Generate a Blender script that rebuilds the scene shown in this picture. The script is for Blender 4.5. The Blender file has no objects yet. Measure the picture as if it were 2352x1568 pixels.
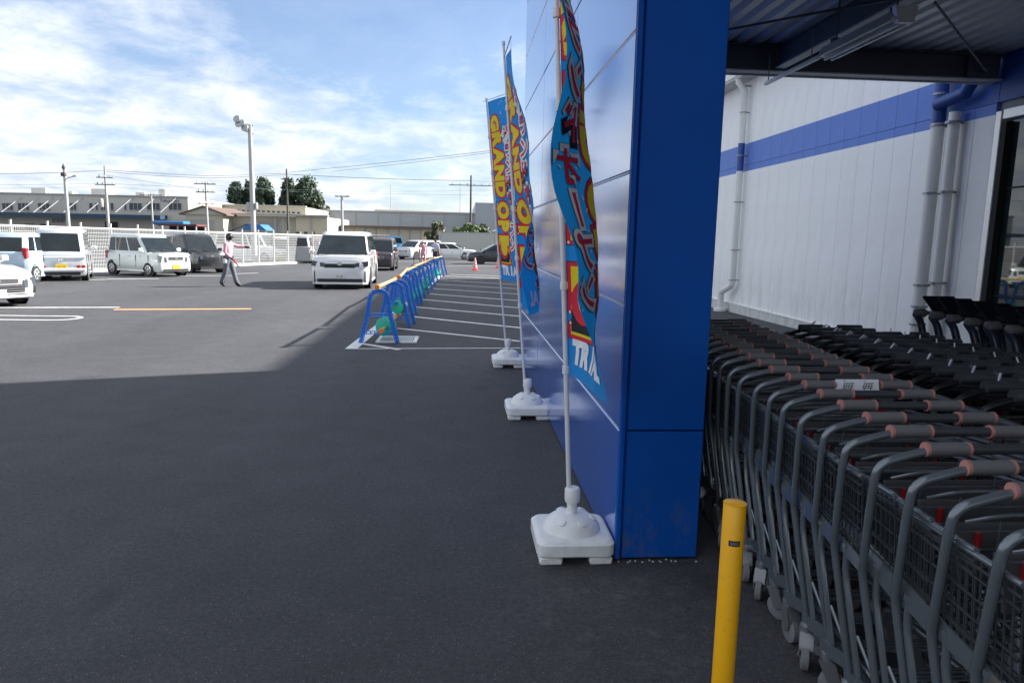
import bpy, bmesh, math, random
from math import radians as R, sin, cos, pi, atan2, sqrt
from mathutils import Vector, Matrix
random.seed(7)
S = bpy.context.scene
C = S.collection

# ------------------------------------------------------------------ camera
W0, H0 = 2352.0, 1568.0                      # reference frame used for the survey of the place
FPX, YAW, PITCH, ROLL, EYE = 1601.5, 0.07508, 0.14857, 0.01994, 1.6
def cam_axes():
    cy, sy, cp, sp = cos(YAW), sin(YAW), cos(PITCH), sin(PITCH)
    f = Vector((sy*cp, cy*cp, -sp)); r = Vector((cy, -sy, 0)); u = r.cross(f)
    c, s = cos(ROLL), sin(ROLL)
    return c*r+s*u, -s*r+c*u, f
CR, CU, CF = cam_axes()
EYEP = Vector((0, 0, EYE))
cd = bpy.data.cameras.new('camera'); cam = bpy.data.objects.new('camera', cd); C.objects.link(cam)
cd.sensor_width = 36; cd.lens = 36*FPX/W0; cd.clip_start = 0.05; cd.clip_end = 6000
m3 = Matrix((CR, CU, -CF)).transposed()
cam.matrix_world = Matrix.Translation(EYEP) @ m3.to_4x4()
S.camera = cam

# ------------------------------------------------------------------ world, sun, exposure
SUN_DIR = Vector((1.0, 0.30, 0.0)).normalized()
SUN_EL = R(32.5)
SUN_VEC = Vector((SUN_DIR.x*cos(SUN_EL), SUN_DIR.y*cos(SUN_EL), sin(SUN_EL)))
w = bpy.data.worlds.new('World'); S.world = w; w.use_nodes = True
nt = w.node_tree; nt.nodes.clear(); N = nt.nodes.new; L = nt.links.new
out = N('ShaderNodeOutputWorld'); bg = N('ShaderNodeBackground'); L(bg.outputs[0], out.inputs[0])
sky = N('ShaderNodeTexSky'); sky.sky_type = 'NISHITA'; sky.sun_disc = False
sky.sun_elevation = SUN_EL; sky.sun_rotation = atan2(SUN_VEC.x, SUN_VEC.y)
sky.air_density = 1.0; sky.dust_density = 0.6; sky.ozone_density = 2.0
bg.inputs['Strength'].default_value = 0.050
def math_node(op, a=None, b=None, clamp=False):
    n = N('ShaderNodeMath'); n.operation = op; n.use_clamp = clamp
    for i, q in enumerate((a, b)):
        if q is None: continue
        if isinstance(q, (int, float)): n.inputs[i].default_value = q
        else: L(q, n.inputs[i])
    return n.outputs[0]
tc = N('ShaderNodeTexCoord'); sep = N('ShaderNodeSeparateXYZ'); L(tc.outputs['Generated'], sep.inputs[0])
zz = math_node('MAXIMUM', sep.outputs[2], 0.0)
den = math_node('ADD', zz, 0.16)
px_ = math_node('DIVIDE', sep.outputs[0], den); py_ = math_node('DIVIDE', sep.outputs[1], den)
cmb = N('ShaderNodeCombineXYZ'); L(px_, cmb.inputs[0]); L(py_, cmb.inputs[1])
mp = N('ShaderNodeMapping'); mp.inputs['Rotation'].default_value = (0, 0, R(24)); mp.inputs['Scale'].default_value = (1.0, 0.80, 1)
mp.inputs['Location'].default_value = (3.3, 1.7, 0)
L(cmb.outputs[0], mp.inputs[0])
def noise(vec, scale, detail, rough, dist=0.0):
    n = N('ShaderNodeTexNoise'); n.inputs['Scale'].default_value = scale; n.inputs['Detail'].default_value = detail
    n.inputs['Roughness'].default_value = rough; n.inputs['Distortion'].default_value = dist; L(vec, n.inputs['Vector'])
    return n.outputs['Fac']
n1 = noise(mp.outputs[0], 0.55, 8, 0.55, 0.25)
n2 = noise(mp.outputs[0], 2.7, 9, 0.64, 0.25)
base = math_node('ADD', math_node('MULTIPLY', n1, 0.68), math_node('MULTIPLY', n2, 0.32))
# a clear patch of sky above the far end of the car park
gapd = N('ShaderNodeVectorMath'); gapd.operation = 'DOT_PRODUCT'
gapd.inputs[1].default_value = Vector((-0.02, 1.0, 0.30)).normalized(); L(tc.outputs['Generated'], gapd.inputs[0])
gap = N('ShaderNodeMapRange'); gap.inputs['From Min'].default_value = 0.955; gap.inputs['From Max'].default_value = 1.0
gap.inputs['To Min'].default_value = 0.075; gap.inputs['To Max'].default_value = -0.13; L(gapd.outputs['Value'], gap.inputs['Value'])
low = N('ShaderNodeMapRange'); low.inputs['From Min'].default_value = 0.02; low.inputs['From Max'].default_value = 0.24
low.inputs['To Min'].default_value = 0.035; low.inputs['To Max'].default_value = 0.0; L(sep.outputs[2], low.inputs['Value'])
cov = math_node('ADD', math_node('ADD', base, gap.outputs[0]), low.outputs[0])
ramp = N('ShaderNodeValToRGB'); L(cov, ramp.inputs[0])
ramp.color_ramp.elements[0].position = 0.385; ramp.color_ramp.elements[0].color = (0, 0, 0, 1)
ramp.color_ramp.elements[1].position = 0.575; ramp.color_ramp.elements[1].color = (1, 1, 1, 1)
cl = N('ShaderNodeValToRGB'); L(n2, cl.inputs[0])       # bright tops and greyer bellies of the cloud
cl.color_ramp.elements[0].position = 0.36; cl.color_ramp.elements[0].color = (1.85, 2.12, 2.58, 1)
cl.color_ramp.elements[1].position = 0.62; cl.color_ramp.elements[1].color = (3.15, 3.26, 3.42, 1)
mx = N('ShaderNodeMix'); mx.data_type = 'RGBA'
fac = math_node('MAXIMUM', math_node('MULTIPLY', ramp.outputs[0], 0.92), 0.15)   # a thin veil of high cloud everywhere
dim = N('ShaderNodeVectorMath'); dim.operation = 'MULTIPLY'; dim.inputs[1].default_value = (0.42, 0.45, 0.51); L(sky.outputs[0], dim.inputs[0])
L(fac, mx.inputs['Factor']); L(dim.outputs[0], mx.inputs['A']); L(cl.outputs[0], mx.inputs['B'])
L(mx.outputs['Result'], bg.inputs['Color'])

sl = bpy.data.lights.new('sun', 'SUN'); so = bpy.data.objects.new('sun', sl); C.objects.link(so)
sl.energy = 2.0; sl.angle = R(1.2); sl.color = (1.0, 0.965, 0.915)
so.rotation_euler = SUN_VEC.to_track_quat('Z', 'Y').to_euler()
S.view_settings.view_transform = 'Standard'; S.view_settings.look = 'None'
S.view_settings.exposure = 2.9; S.view_settings.gamma = 1; S.view_settings.use_curve_mapping = False
S.cycles.max_bounces = 6; S.cycles.diffuse_bounces = 3; S.cycles.glossy_bounces = 3; S.cycles.transmission_bounces = 4

# ------------------------------------------------------------------ survey helpers
SLOPE0, SLOPE1, SLOPE = 8.0, 70.0, 0.010        # the car park falls gently away from the shop
def gz(y):
    return -SLOPE*(min(max(y, SLOPE0), SLOPE1)-SLOPE0)
def ray(x, y):
    return CF + CR*((x-W0/2)/FPX) - CU*((y-H0/2)/FPX)
def gp(x, y):                                    # point on the ground seen in that direction
    d = ray(x, y); z = 0.0
    for _ in range(40):
        p = EYEP + d*((z-EYE)/d.z); z = 0.5*z+0.5*gz(p.y)
    return p
def atY(x, y, Y):
    d = ray(x, y); return EYEP + d*(Y/d.y)
def atX(x, y, X):
    d = ray(x, y); return EYEP + d*(X/d.x)
def atZ(x, y, Z):
    d = ray(x, y); return EYEP + d*((Z-EYE)/d.z)

# ------------------------------------------------------------------ materials
MATS = {}
def mat(name, col, rough=0.6, metal=0.0, var=0.0, vscale=8.0, bump=0.0, bscale=60.0, coat=0.0, spec=0.5, ior=1.5, rvar=0.0):
    if name in MATS: return MATS[name]
    m = bpy.data.materials.new(name); m.use_nodes = True; t = m.node_tree; b = t.nodes['Principled BSDF']
    c = (col[0], col[1], col[2], 1)
    b.inputs['Base Color'].default_value = c; b.inputs['Roughness'].default_value = rough; b.inputs['Metallic'].default_value = metal
    b.inputs['Specular IOR Level'].default_value = spec; b.inputs['IOR'].default_value = ior
    if coat: b.inputs['Coat Weight'].default_value = coat; b.inputs['Coat Roughness'].default_value = 0.06
    if var or bump or rvar:
        tcn = t.nodes.new('ShaderNodeTexCoord')
        def nz(scale, det=5):
            n = t.nodes.new('ShaderNodeTexNoise'); n.inputs['Scale'].default_value = scale; n.inputs['Detail'].default_value = det
            n.inputs['Roughness'].default_value = 0.65; t.links.new(tcn.outputs['Object'], n.inputs['Vector']); return n.outputs['Fac']
        if var:
            r = t.nodes.new('ShaderNodeValToRGB'); t.links.new(nz(vscale), r.inputs[0])
            r.color_ramp.elements[0].position = 0.3; r.color_ramp.elements[1].position = 0.7
            r.color_ramp.elements[0].color = tuple(max(0, q*(1-var)) for q in col)+(1,)
            r.color_ramp.elements[1].color = tuple(min(1, q*(1+var)) for q in col)+(1,)
            t.links.new(r.outputs[0], b.inputs['Base Color'])
        if rvar:
            r = t.nodes.new('ShaderNodeMapRange'); t.links.new(nz(vscale*0.7), r.inputs['Value'])
            r.inputs['From Min'].default_value = 0.3; r.inputs['From Max'].default_value = 0.7
            r.inputs['To Min'].default_value = max(0.02, rough-rvar); r.inputs['To Max'].default_value = rough+rvar
            t.links.new(r.outputs[0], b.inputs['Roughness'])
        if bump:
            bn = t.nodes.new('ShaderNodeBump'); bn.inputs['Strength'].default_value = bump; bn.inputs['Distance'].default_value = 0.01
            t.links.new(nz(bscale, 3), bn.inputs['Height']); t.links.new(bn.outputs[0], b.inputs['Normal'])
    MATS[name] = m; return m

def grime(m, col, zmax=0.5, strength=0.5, scale=6, stretch=0.25, thr=(0.48, 0.7)):   # splashed dust and run marks with a shape of their own
    t = m.node_tree; b = t.nodes['Principled BSDF']; Nn = t.nodes.new; K = t.links.new
    g = Nn('ShaderNodeNewGeometry'); mpn = Nn('ShaderNodeMapping'); mpn.inputs['Scale'].default_value = (1, 1, stretch); K(g.outputs['Position'], mpn.inputs[0])
    n = Nn('ShaderNodeTexNoise'); n.inputs['Scale'].default_value = scale; n.inputs['Detail'].default_value = 6; n.inputs['Roughness'].default_value = 0.7; K(mpn.outputs[0], n.inputs['Vector'])
    a = Nn('ShaderNodeMapRange'); K(n.outputs['Fac'], a.inputs['Value']); a.inputs['From Min'].default_value, a.inputs['From Max'].default_value = thr; a.inputs['To Max'].default_value = strength
    s = Nn('ShaderNodeSeparateXYZ'); K(g.outputs['Position'], s.inputs[0]); h = Nn('ShaderNodeMapRange'); K(s.outputs[2], h.inputs['Value'])
    h.inputs['From Min'].default_value = zmax*0.15; h.inputs['From Max'].default_value = zmax; h.inputs['To Min'].default_value = 1; h.inputs['To Max'].default_value = 0
    mu = Nn('ShaderNodeMath'); mu.operation = 'MULTIPLY'; K(a.outputs[0], mu.inputs[0]); K(h.outputs[0], mu.inputs[1])
    mxn = Nn('ShaderNodeMix'); mxn.data_type = 'RGBA'; K(mu.outputs[0], mxn.inputs['Factor']); mxn.inputs['B'].default_value = (*col, 1)
    ln = b.inputs['Base Color'].links
    if ln: K(ln[0].from_socket, mxn.inputs['A'])
    else: mxn.inputs['A'].default_value = b.inputs['Base Color'].default_value
    K(mxn.outputs['Result'], b.inputs['Base Color'])

# ------------------------------------------------------------------ mesh builder
class MB:
    def __init__(s): s.v = []; s.f = []; s.m = []; s.cur = 0
    def add(s, vs, fs):
        o = len(s.v); s.v += [tuple(q) for q in vs]
        for f in fs: s.f.append(tuple(o+i for i in f)); s.m.append(s.cur)
        return s
    def box(s, c, d, M=None):
        hx, hy, hz = d[0]/2, d[1]/2, d[2]/2
        vs = [Vector((x, y, z)) for x in (-hx, hx) for y in (-hy, hy) for z in (-hz, hz)]
        if M is not None: vs = [M @ q for q in vs]
        c = Vector(c)
        return s.add([q+c for q in vs], [(0,1,3,2),(4,6,7,5),(0,4,5,1),(2,3,7,6),(0,2,6,4),(1,5,7,3)])
    def cbox(s, c, d, b=0.01, M=None):            # box with chamfered edges
        h = [q/2 for q in d]; idx = {}; vs = []
        for sx in (-1,1):
            for sy in (-1,1):
                for sz in (-1,1):
                    for a in range(3):
                        p = [sx*h[0], sy*h[1], sz*h[2]]
                        for k in range(3):
                            if k != a: p[k] -= (sx,sy,sz)[k]*b
                        idx[(sx,sy,sz,a)] = len(vs); vs.append(Vector(p))
        fs = []
        for a in range(3):
            o = [k for k in range(3) if k != a]
            for sg in (-1,1):
                q = []
                for s1, s2 in ((-1,-1),(1,-1),(1,1),(-1,1)):
                    t = [0,0,0]; t[a] = sg; t[o[0]] = s1; t[o[1]] = s2; q.append(idx[tuple(t)+(a,)])
                fs.append(tuple(q))
        for a in range(3):                          # edges running along axis a
            o = [k for k in range(3) if k != a]
            for s1 in (-1,1):
                for s2 in (-1,1):
                    t0 = [0,0,0]; t0[a] = -1; t0[o[0]] = s1; t0[o[1]] = s2; t1 = list(t0); t1[a] = 1
                    fs.append((idx[tuple(t0)+(o[0],)], idx[tuple(t1)+(o[0],)], idx[tuple(t1)+(o[1],)], idx[tuple(t0)+(o[1],)]))
        for sx in (-1,1):
            for sy in (-1,1):
                for sz in (-1,1): fs.append(tuple(idx[(sx,sy,sz,a)] for a in range(3)))
        if M is not None: vs = [M @ q for q in vs]
        c = Vector(c)
        return s.add([q+c for q in vs], fs)
    def tube(s, pts, r, n=8, caps=True, closed=False):
        P = [Vector(q) for q in pts]; k = len(P)
        rr = r if isinstance(r, (list, tuple)) else [r]*k
        vs = []; up = None
        for i in range(k):
            if closed: d = P[(i+1) % k]-P[i-1]
            else: d = P[min(i+1, k-1)]-P[max(i-1, 0)]
            d.normalize()
            if up is None:
                up = Vector((0,0,1)) if abs(d.z) < 0.9 else Vector((0,1,0))
            x = d.cross(up)
            if x.length < 1e-6: x = d.cross(Vector((1,0,0)))
            x.normalize(); up = x.cross(d).normalized()
            for j in range(n):
                a = 2*pi*(j+0.5)/n; vs.append(P[i]+x*(cos(a)*rr[i])+up*(sin(a)*rr[i]))
        fs = []
        for i in range(k if closed else k-1):
            i2 = (i+1) % k
            for j in range(n):
                j2 = (j+1) % n; fs.append((i*n+j, i*n+j2, i2*n+j2, i2*n+j))
        if caps and not closed: fs += [tuple(range(n)), tuple((k-1)*n+j for j in range(n))]
        return s.add(vs, fs)
    def lathe(s, prof, n=16, c=(0,0,0), M=None):   # prof: (radius, height) along local z
        vs = []; c = Vector(c)
        for r, z in prof:
            for j in range(n):
                a = 2*pi*j/n; q = Vector((r*cos(a), r*sin(a), z)); vs.append((M @ q if M is not None else q)+c)
        fs = []
        for i in range(len(prof)-1):
            for j in range(n):
                j2 = (j+1) % n; fs.append((i*n+j, i*n+j2, (i+1)*n+j2, (i+1)*n+j))
        fs += [tuple(range(n)), tuple((len(prof)-1)*n+j for j in range(n))]
        return s.add(vs, fs)
    def loft(s, rings, caps=True):
        n = len(rings[0]); vs = [q for r in rings for q in r]; fs = []
        for i in range(len(rings)-1):
            for j in range(n):
                j2 = (j+1) % n; fs.append((i*n+j, i*n+j2, (i+1)*n+j2, (i+1)*n+j))
        if caps: fs += [tuple(range(n)), tuple((len(rings)-1)*n+j for j in range(n))]
        return s.add(vs, fs)
    def prism(s, poly, off):                        # polygon (3d points) pushed along a vector
        off = Vector(off); P = [Vector(q) for q in poly]; n = len(P)
        return s.add(P+[q+off for q in P], [tuple(range(n)), tuple(range(n, 2*n))]+[(i, (i+1) % n, n+(i+1) % n, n+i) for i in range(n)])
    def mesh(s, name, mats, smooth=None, recalc=True):
        me = bpy.data.meshes.new(name); me.from_pydata(s.v, [], s.f); 
        if not isinstance(mats, (list, tuple)): mats = [mats]
        for q in mats: me.materials.append(q)
        if len(mats) > 1: me.polygons.foreach_set('material_index', s.m)
        if recalc:
            b = bmesh.new(); b.from_mesh(me); bmesh.ops.recalc_face_normals(b, faces=b.faces); b.to_mesh(me); b.free()
        if smooth is not None:
            me.polygons.foreach_set('use_smooth', [True]*len(me.polygons)); me.set_sharp_from_angle(angle=R(smooth))
        me.update(); return me
    def build(s, name, mats, parent=None, smooth=None, loc=None, recalc=True):
        o = bpy.data.objects.new(name, s.mesh(name, mats, smooth, recalc)); C.objects.link(o)
        if parent is not None: o.parent = parent
        if loc is not None: o.location = loc
        return o
def tag(o, label=None, cat=None, group=None, kind=None):
    if label: o['label'] = label
    if cat: o['category'] = cat
    if group: o['group'] = group
    if kind: o['kind'] = kind
    return o
def thing(name, label, cat, loc=(0,0,0), rz=0.0, group=None):
    o = bpy.data.objects.new(name, None); C.objects.link(o); o.location = loc; o.rotation_euler = (0,0,rz); o.empty_display_size = 0.1
    return tag(o, label, cat, group)
def link(name, me, parent, loc=(0,0,0), rot=(0,0,0)):
    o = bpy.data.objects.new(name, me); C.objects.link(o); o.parent = parent; o.location = loc; o.rotation_euler = rot; return o
def children(o): return [q for q in bpy.data.objects if q.parent is o]
def collect(o):                                   # a thing with its parts and sub-parts, read once before copying
    return [(c, [(g, []) for g in children(c)]) for c in children(o)]
def dup(root, tree, loc, rz, label, group=None, skip=()):
    r = root.copy(); C.objects.link(r); r.location = loc; r.rotation_euler = (0,0,rz); r['label'] = label
    if group: r['group'] = group
    for c, sub in tree:
        if c.name.split('.')[0] in skip: continue
        d = c.copy(); C.objects.link(d); d.parent = r
        if d.name.startswith('castor'): d.rotation_euler.z = random.uniform(-0.9, 0.9)
        for g, _ in sub:
            e = g.copy(); C.objects.link(e); e.parent = d
    return r
ORD = ['first','second','third','fourth','fifth','sixth','seventh','eighth','ninth','tenth','eleventh','twelfth','thirteenth','fourteenth',
       'fifteenth','sixteenth','seventeenth','eighteenth','nineteenth','twentieth','twenty-first','twenty-second','twenty-third','twenty-fourth','twenty-fifth','twenty-sixth']
def box_thing_part(name, m, parent, c, d, b=None):
    q = MB()
    (q.cbox(c, d, b) if b else q.box(c, d)); return q.build(name, m, parent)
# ------------------------------------------------------------------ ground
def asphalt_mat():
    m = bpy.data.materials.new('asphalt'); m.use_nodes = True; t = m.node_tree; b = t.nodes['Principled BSDF']; Nn = t.nodes.new; K = t.links.new
    g = Nn('ShaderNodeNewGeometry')
    def nz(scale, det, rough=0.6, dist=0.0, sc=(1,1,1), rot=0):
        mpn = Nn('ShaderNodeMapping'); mpn.inputs['Scale'].default_value = sc; mpn.inputs['Rotation'].default_value = (0,0,rot); K(g.outputs['Position'], mpn.inputs[0])
        n = Nn('ShaderNodeTexNoise'); n.inputs['Scale'].default_value = scale; n.inputs['Detail'].default_value = det
        n.inputs['Roughness'].default_value = rough; n.inputs['Distortion'].default_value = dist; K(mpn.outputs[0], n.inputs['Vector']); return n.outputs['Fac']
    def mr(v, a, b_, c, d):
        n = Nn('ShaderNodeMapRange'); K(v, n.inputs['Value']); n.inputs['From Min'].default_value = a; n.inputs['From Max'].default_value = b_
        n.inputs['To Min'].default_value = c; n.inputs['To Max'].default_value = d; return n.outputs[0]
    def mul(a, c):
        n = Nn('ShaderNodeMath'); n.operation = 'MULTIPLY'; K(a, n.inputs[0]); K(c, n.inputs[1]); return n.outputs[0]
    big = mr(nz(0.16, 4, dist=0.4), 0.3, 0.7, 0.80, 1.20)          # paving patches
    lane = mr(nz(0.35, 3, sc=(1, 0.09, 1), rot=R(-38)), 0.35, 0.65, 0.85, 1.14)   # paver and tyre lanes
    mid = mr(nz(3.0, 5), 0.3, 0.7, 0.88, 1.12)
    grain = mul(mr(nz(130, 3, 0.7), 0.3, 0.72, 0.45, 1.65), mr(nz(38, 4, 0.7), 0.32, 0.68, 0.72, 1.3))
    v = mul(mul(big, lane), mul(mid, grain))
    dotn = Nn('ShaderNodeVectorMath'); dotn.operation = 'DOT_PRODUCT'; dotn.inputs[1].default_value = (0.80, 0.60, 0); K(g.outputs['Position'], dotn.inputs[0])
    wob = Nn('ShaderNodeMath'); wob.operation = 'ADD'; K(dotn.outputs['Value'], wob.inputs[0]); K(mr(nz(0.8, 3), 0, 1, -0.12, 0.12), wob.inputs[1])
    pp = Nn('ShaderNodeMath'); pp.operation = 'PINGPONG'; pp.inputs[1].default_value = 2.6; K(wob.outputs[0], pp.inputs[0])
    v = mul(v, mr(pp.outputs[0], 0.0, 0.035, 0.74, 1.0))            # joints between the paver's passes
    vor = Nn('ShaderNodeTexVoronoi'); vor.inputs['Scale'].default_value = 85; K(g.outputs['Position'], vor.inputs['Vector'])
    pick = Nn('ShaderNodeSeparateColor'); K(vor.outputs['Color'], pick.inputs[0])
    near = mr(vor.outputs['Distance'], 0.16, 0.30, 1.0, 0.0); few = mr(pick.outputs[0], 0.90, 0.92, 0.0, 1.0)
    speck = mul(near, few)                                            # pale stone chips
    rgb = Nn('ShaderNodeMix'); rgb.data_type = 'RGBA'; rgb.blend_type = 'MULTIPLY'; rgb.inputs['Factor'].default_value = 1
    rgb.inputs['A'].default_value = (0.060, 0.0600, 0.0650, 1); 
    cc = Nn('ShaderNodeCombineColor'); [K(v, cc.inputs[i]) for i in range(3)]; K(cc.outputs[0], rgb.inputs['B'])
    mx2 = Nn('ShaderNodeMix'); mx2.data_type = 'RGBA'; K(speck, mx2.inputs['Factor']); K(rgb.outputs['Result'], mx2.inputs['A']); mx2.inputs['B'].default_value = (0.20, 0.195, 0.19, 1)
    # pale dust trodden out from the foot of the wall, and a few oil drips
    dv = Nn('ShaderNodeVectorMath'); dv.operation = 'DISTANCE'; dv.inputs[1].default_value = (0.80, 2.75, 0); K(g.outputs['Position'], dv.inputs[0])
    dust = mul(mr(dv.outputs['Value'], 0.1, 0.75, 1.0, 0.0), mr(nz(9, 6, 0.75), 0.52, 0.68, 0.0, 0.75))
    mx3 = Nn('ShaderNodeMix'); mx3.data_type = 'RGBA'; K(dust, mx3.inputs['Factor']); K(mx2.outputs['Result'], mx3.inputs['A']); mx3.inputs['B'].default_value = (0.15, 0.145, 0.135, 1)
    drip = mr(nz(1.1, 3, 0.5, 0.5), 0.66, 0.72, 0.0, 0.45)
    mx4 = Nn('ShaderNodeMix'); mx4.data_type = 'RGBA'; K(drip, mx4.inputs['Factor']); K(mx3.outputs['Result'], mx4.inputs['A']); mx4.inputs['B'].default_value = (0.022, 0.022, 0.024, 1)
    K(mx4.outputs['Result'], b.inputs['Base Color'])
    b.inputs['Roughness'].default_value = 0.78; b.inputs['Specular IOR Level'].default_value = 0.35
    bn = Nn('ShaderNodeBump'); bn.inputs['Strength'].default_value = 0.8; bn.inputs['Distance'].default_value = 0.008; K(nz(150, 3, 0.7), bn.inputs['Height']); K(bn.outputs[0], b.inputs['Normal'])
    return m
M_ASPH = asphalt_mat()
ys = [-60, -20, 0, SLOPE0, 20, 40, SLOPE1, 200, 800, 3500]; xs = [-3500, -400, -60, -20, 0, 20, 60, 400, 3500]
g = MB(); g.add([(x, y, gz(y)) for y in ys for x in xs], [(j*len(xs)+i, j*len(xs)+i+1, (j+1)*len(xs)+i+1, (j+1)*len(xs)+i) for j in range(len(ys)-1) for i in range(len(xs)-1)])
tag(g.build('ground', M_ASPH, recalc=False), kind='structure')

M_LINE = mat('road_paint', (0.72, 0.72, 0.70), 0.75, var=0.16, vscale=5, bump=0.3, bscale=90)
M_ORANGE_LINE = mat('orange_road_paint', (0.80, 0.33, 0.13), 0.75, var=0.12, vscale=4)
def strip(mb, pts, wid, lift=0.004):              # painted strip following the ground through points
    P = []
    for a, b_ in zip(pts[:-1], pts[1:]):
        k = max(1, int((b_-a).length/1.5))
        P += [a+(b_-a)*(i/k) for i in range(k)]
    P.append(pts[-1]); vs = []
    for i, q in enumerate(P):
        d = P[min(i+1, len(P)-1)]-P[max(i-1, 0)]; n = Vector((-d.y, d.x, 0)).normalized()*(wid/2)
        for sg in (1, -1):
            e = q+n*sg; vs.append((e.x, e.y, gz(e.y)+lift))
    mb.add(vs, [(2*i, 2*i+1, 2*i+3, 2*i+2) for i in range(len(P)-1)])
def marking(name, mb, m=None): return tag(mb.build(name, m or M_LINE, recalc=False), kind='structure')
mb = MB(); strip(mb, [gp(818, 801), Vector((2.6, gp(1195, 797).y+0.02, 0))], 0.055); marking('parking_line', mb)
a = gp(806, 802); b_ = gp(1012, 634); mb = MB(); strip(mb, [a, b_], 0.17, 0.006); marking('parking_line', mb)
for (x0, y0, x1, y1) in ((829, 789, 918, 803), (912, 754, 1166, 781), (945.5, 727, 1166, 750), (953.6, 705, 1166, 724), (970, 688, 1166, 705), (986, 675, 1166, 688.6), (994, 663, 1166, 674),
                         (1002, 652.6, 1166, 662), (1008, 643, 1166, 652.6), (1016, 633.7, 1166, 640), (1034, 630, 1166, 634.5)):
    p0, p1 = gp(x0, y0), gp(x1, y1)
    if x1 > 1000: p1 = p1+(p1-p0)*((2.4-p1.x)/(p1.x-p0.x))
    mb = MB(); strip(mb, [p0, p1], 0.10 if y0 > 740 else 0.12); marking('hatch_line', mb)
mb = MB(); strip(mb, [gp(262, 711), gp(577, 709.5)], 0.19); marking('orange_line', mb, M_ORANGE_LINE)
mb = MB(); strip(mb, [gp(-200, 707), gp(275, 706)], 0.12); marking('bay_line', mb)
ya_, yb_ = gp(132, 726).y, gp(132, 735.5).y; xe_ = gp(136, 731).x
for yy in (ya_, yb_):
    mb = MB(); strip(mb, [Vector((gp(-250, 730).x, yy, 0)), Vector((xe_, yy, 0))], 0.07); marking('bay_line', mb)
rr = abs(ya_-yb_)/2; mb = MB()
strip(mb, [Vector((xe_+rr*sin(pi*i/10), (ya_+yb_)/2+rr*cos(pi*i/10), 0)) for i in range(11)], 0.07); marking('bay_line', mb)
for (x0, y0, x1, y1) in ((150, 644, 243, 642), (245, 641, 365, 640), (390, 634, 535, 633), (540, 629, 593, 627), (868, 592, 1000, 592), (870, 601, 985, 601), (990, 611, 1300, 612), (750, 600, 905, 598), (1030, 601, 1300, 603)):
    mb = MB(); strip(mb, [gp(x0, y0), gp(x1, y1)], 0.13); marking('bay_line', mb)

# drain grate set in the asphalt
M_STEEL = mat('galvanised_steel', (0.62, 0.63, 0.62), 0.45, 0.6, var=0.15, vscale=30)
M_DARK = mat('dark_void', (0.012, 0.012, 0.013), 0.8)
p0, p1, p2 = gp(862, 787), gp(957, 787), gp(872, 774)
gd = thing('drain_grate', 'galvanised steel drain grate in the asphalt under the nearest blue barrier stand', 'drain grate', ((p0.x+p1.x)/2, (p0.y+p2.y)/2, 0))
gw, gl = p1.x-p0.x, p2.y-p0.y; gzl = gz((p0.y+p2.y)/2)
mb = MB()
for sx in (-1, 1): mb.box((sx*(gw/2-0.03), 0, gzl+0.010), (0.06, gl, 0.02))
for sy in (-1, 1): mb.box((0, sy*(gl/2-0.03), gzl+0.010), (gw-0.12, 0.06, 0.02))
mb.build('frame', M_LINE, gd)
mb = MB(); mb.box((0, 0, gzl+0.003), (gw-0.13, gl-0.13, 0.004)); mb.build('pit', M_DARK, gd)
for i in range(15):
    box_thing_part('bar', M_STEEL, gd, ((i-7)*(gw-0.14)/15, 0, gzl+0.011), (0.022, gl-0.125, 0.012))

# ------------------------------------------------------------------ tall blue sign wall beside the canopy
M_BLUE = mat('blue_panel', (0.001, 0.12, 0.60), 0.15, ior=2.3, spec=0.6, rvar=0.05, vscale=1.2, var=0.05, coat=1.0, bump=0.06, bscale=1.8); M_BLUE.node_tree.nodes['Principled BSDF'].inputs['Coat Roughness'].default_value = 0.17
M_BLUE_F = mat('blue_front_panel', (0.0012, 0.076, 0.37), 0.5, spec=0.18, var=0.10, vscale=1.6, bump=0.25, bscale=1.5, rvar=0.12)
grime(M_BLUE_F, (0.10, 0.11, 0.13), 0.45, 0.55, 14, 0.5); grime(M_BLUE, (0.10, 0.11, 0.13), 0.5, 0.4, 10, 0.4)
M_JOINT_HI = mat('joint_highlight', (0.50, 0.56, 0.66), 0.4)  # pale colour for highlights painted along the panel joints
WX0, WX1, WY0, WY1, WTOP = 0.785, 1.205, 3.27, 9.1, 5.25
sw = thing('sign_wall', 'tall narrow blue panelled wall with glossy side at the end of the canopy', 'wall', (0, 0, 0))
mb = MB(); mb.box(((WX0+WX1)/2+0.0, (WY0+WY1)/2, WTOP/2), (WX1-WX0-0.06, WY1-WY0-0.06, WTOP)); mb.build('core', mat('joint_backing', (0.01, 0.014, 0.03), 0.7), sw)  # dark backing seen through the gaps between panels
zj = [0.012, 0.672, 1.29, 1.912, 2.54, 3.17, 3.8, 4.43, WTOP]
yj = [WY0+0.02, 5.02, 6.95, WY1]
for i in range(len(zj)-1):
    for j in range(len(yj)-1):
        h, l = zj[i+1]-zj[i]-0.010, yj[j+1]-yj[j]-0.008
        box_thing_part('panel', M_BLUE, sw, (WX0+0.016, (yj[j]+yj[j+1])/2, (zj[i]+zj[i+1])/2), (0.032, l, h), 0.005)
    if i < 3: 
        pass
for z0, z1 in ((0.012, 0.668), (0.676, 3.2), (3.208, WTOP)):
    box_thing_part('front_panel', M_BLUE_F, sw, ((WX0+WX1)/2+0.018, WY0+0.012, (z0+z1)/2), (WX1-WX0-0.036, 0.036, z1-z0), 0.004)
box_thing_part('corner_trim', M_BLUE_F, sw, (WX0+0.012, WY0-0.004, WTOP/2), (0.028, 0.030, WTOP-0.02), 0.006)
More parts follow.
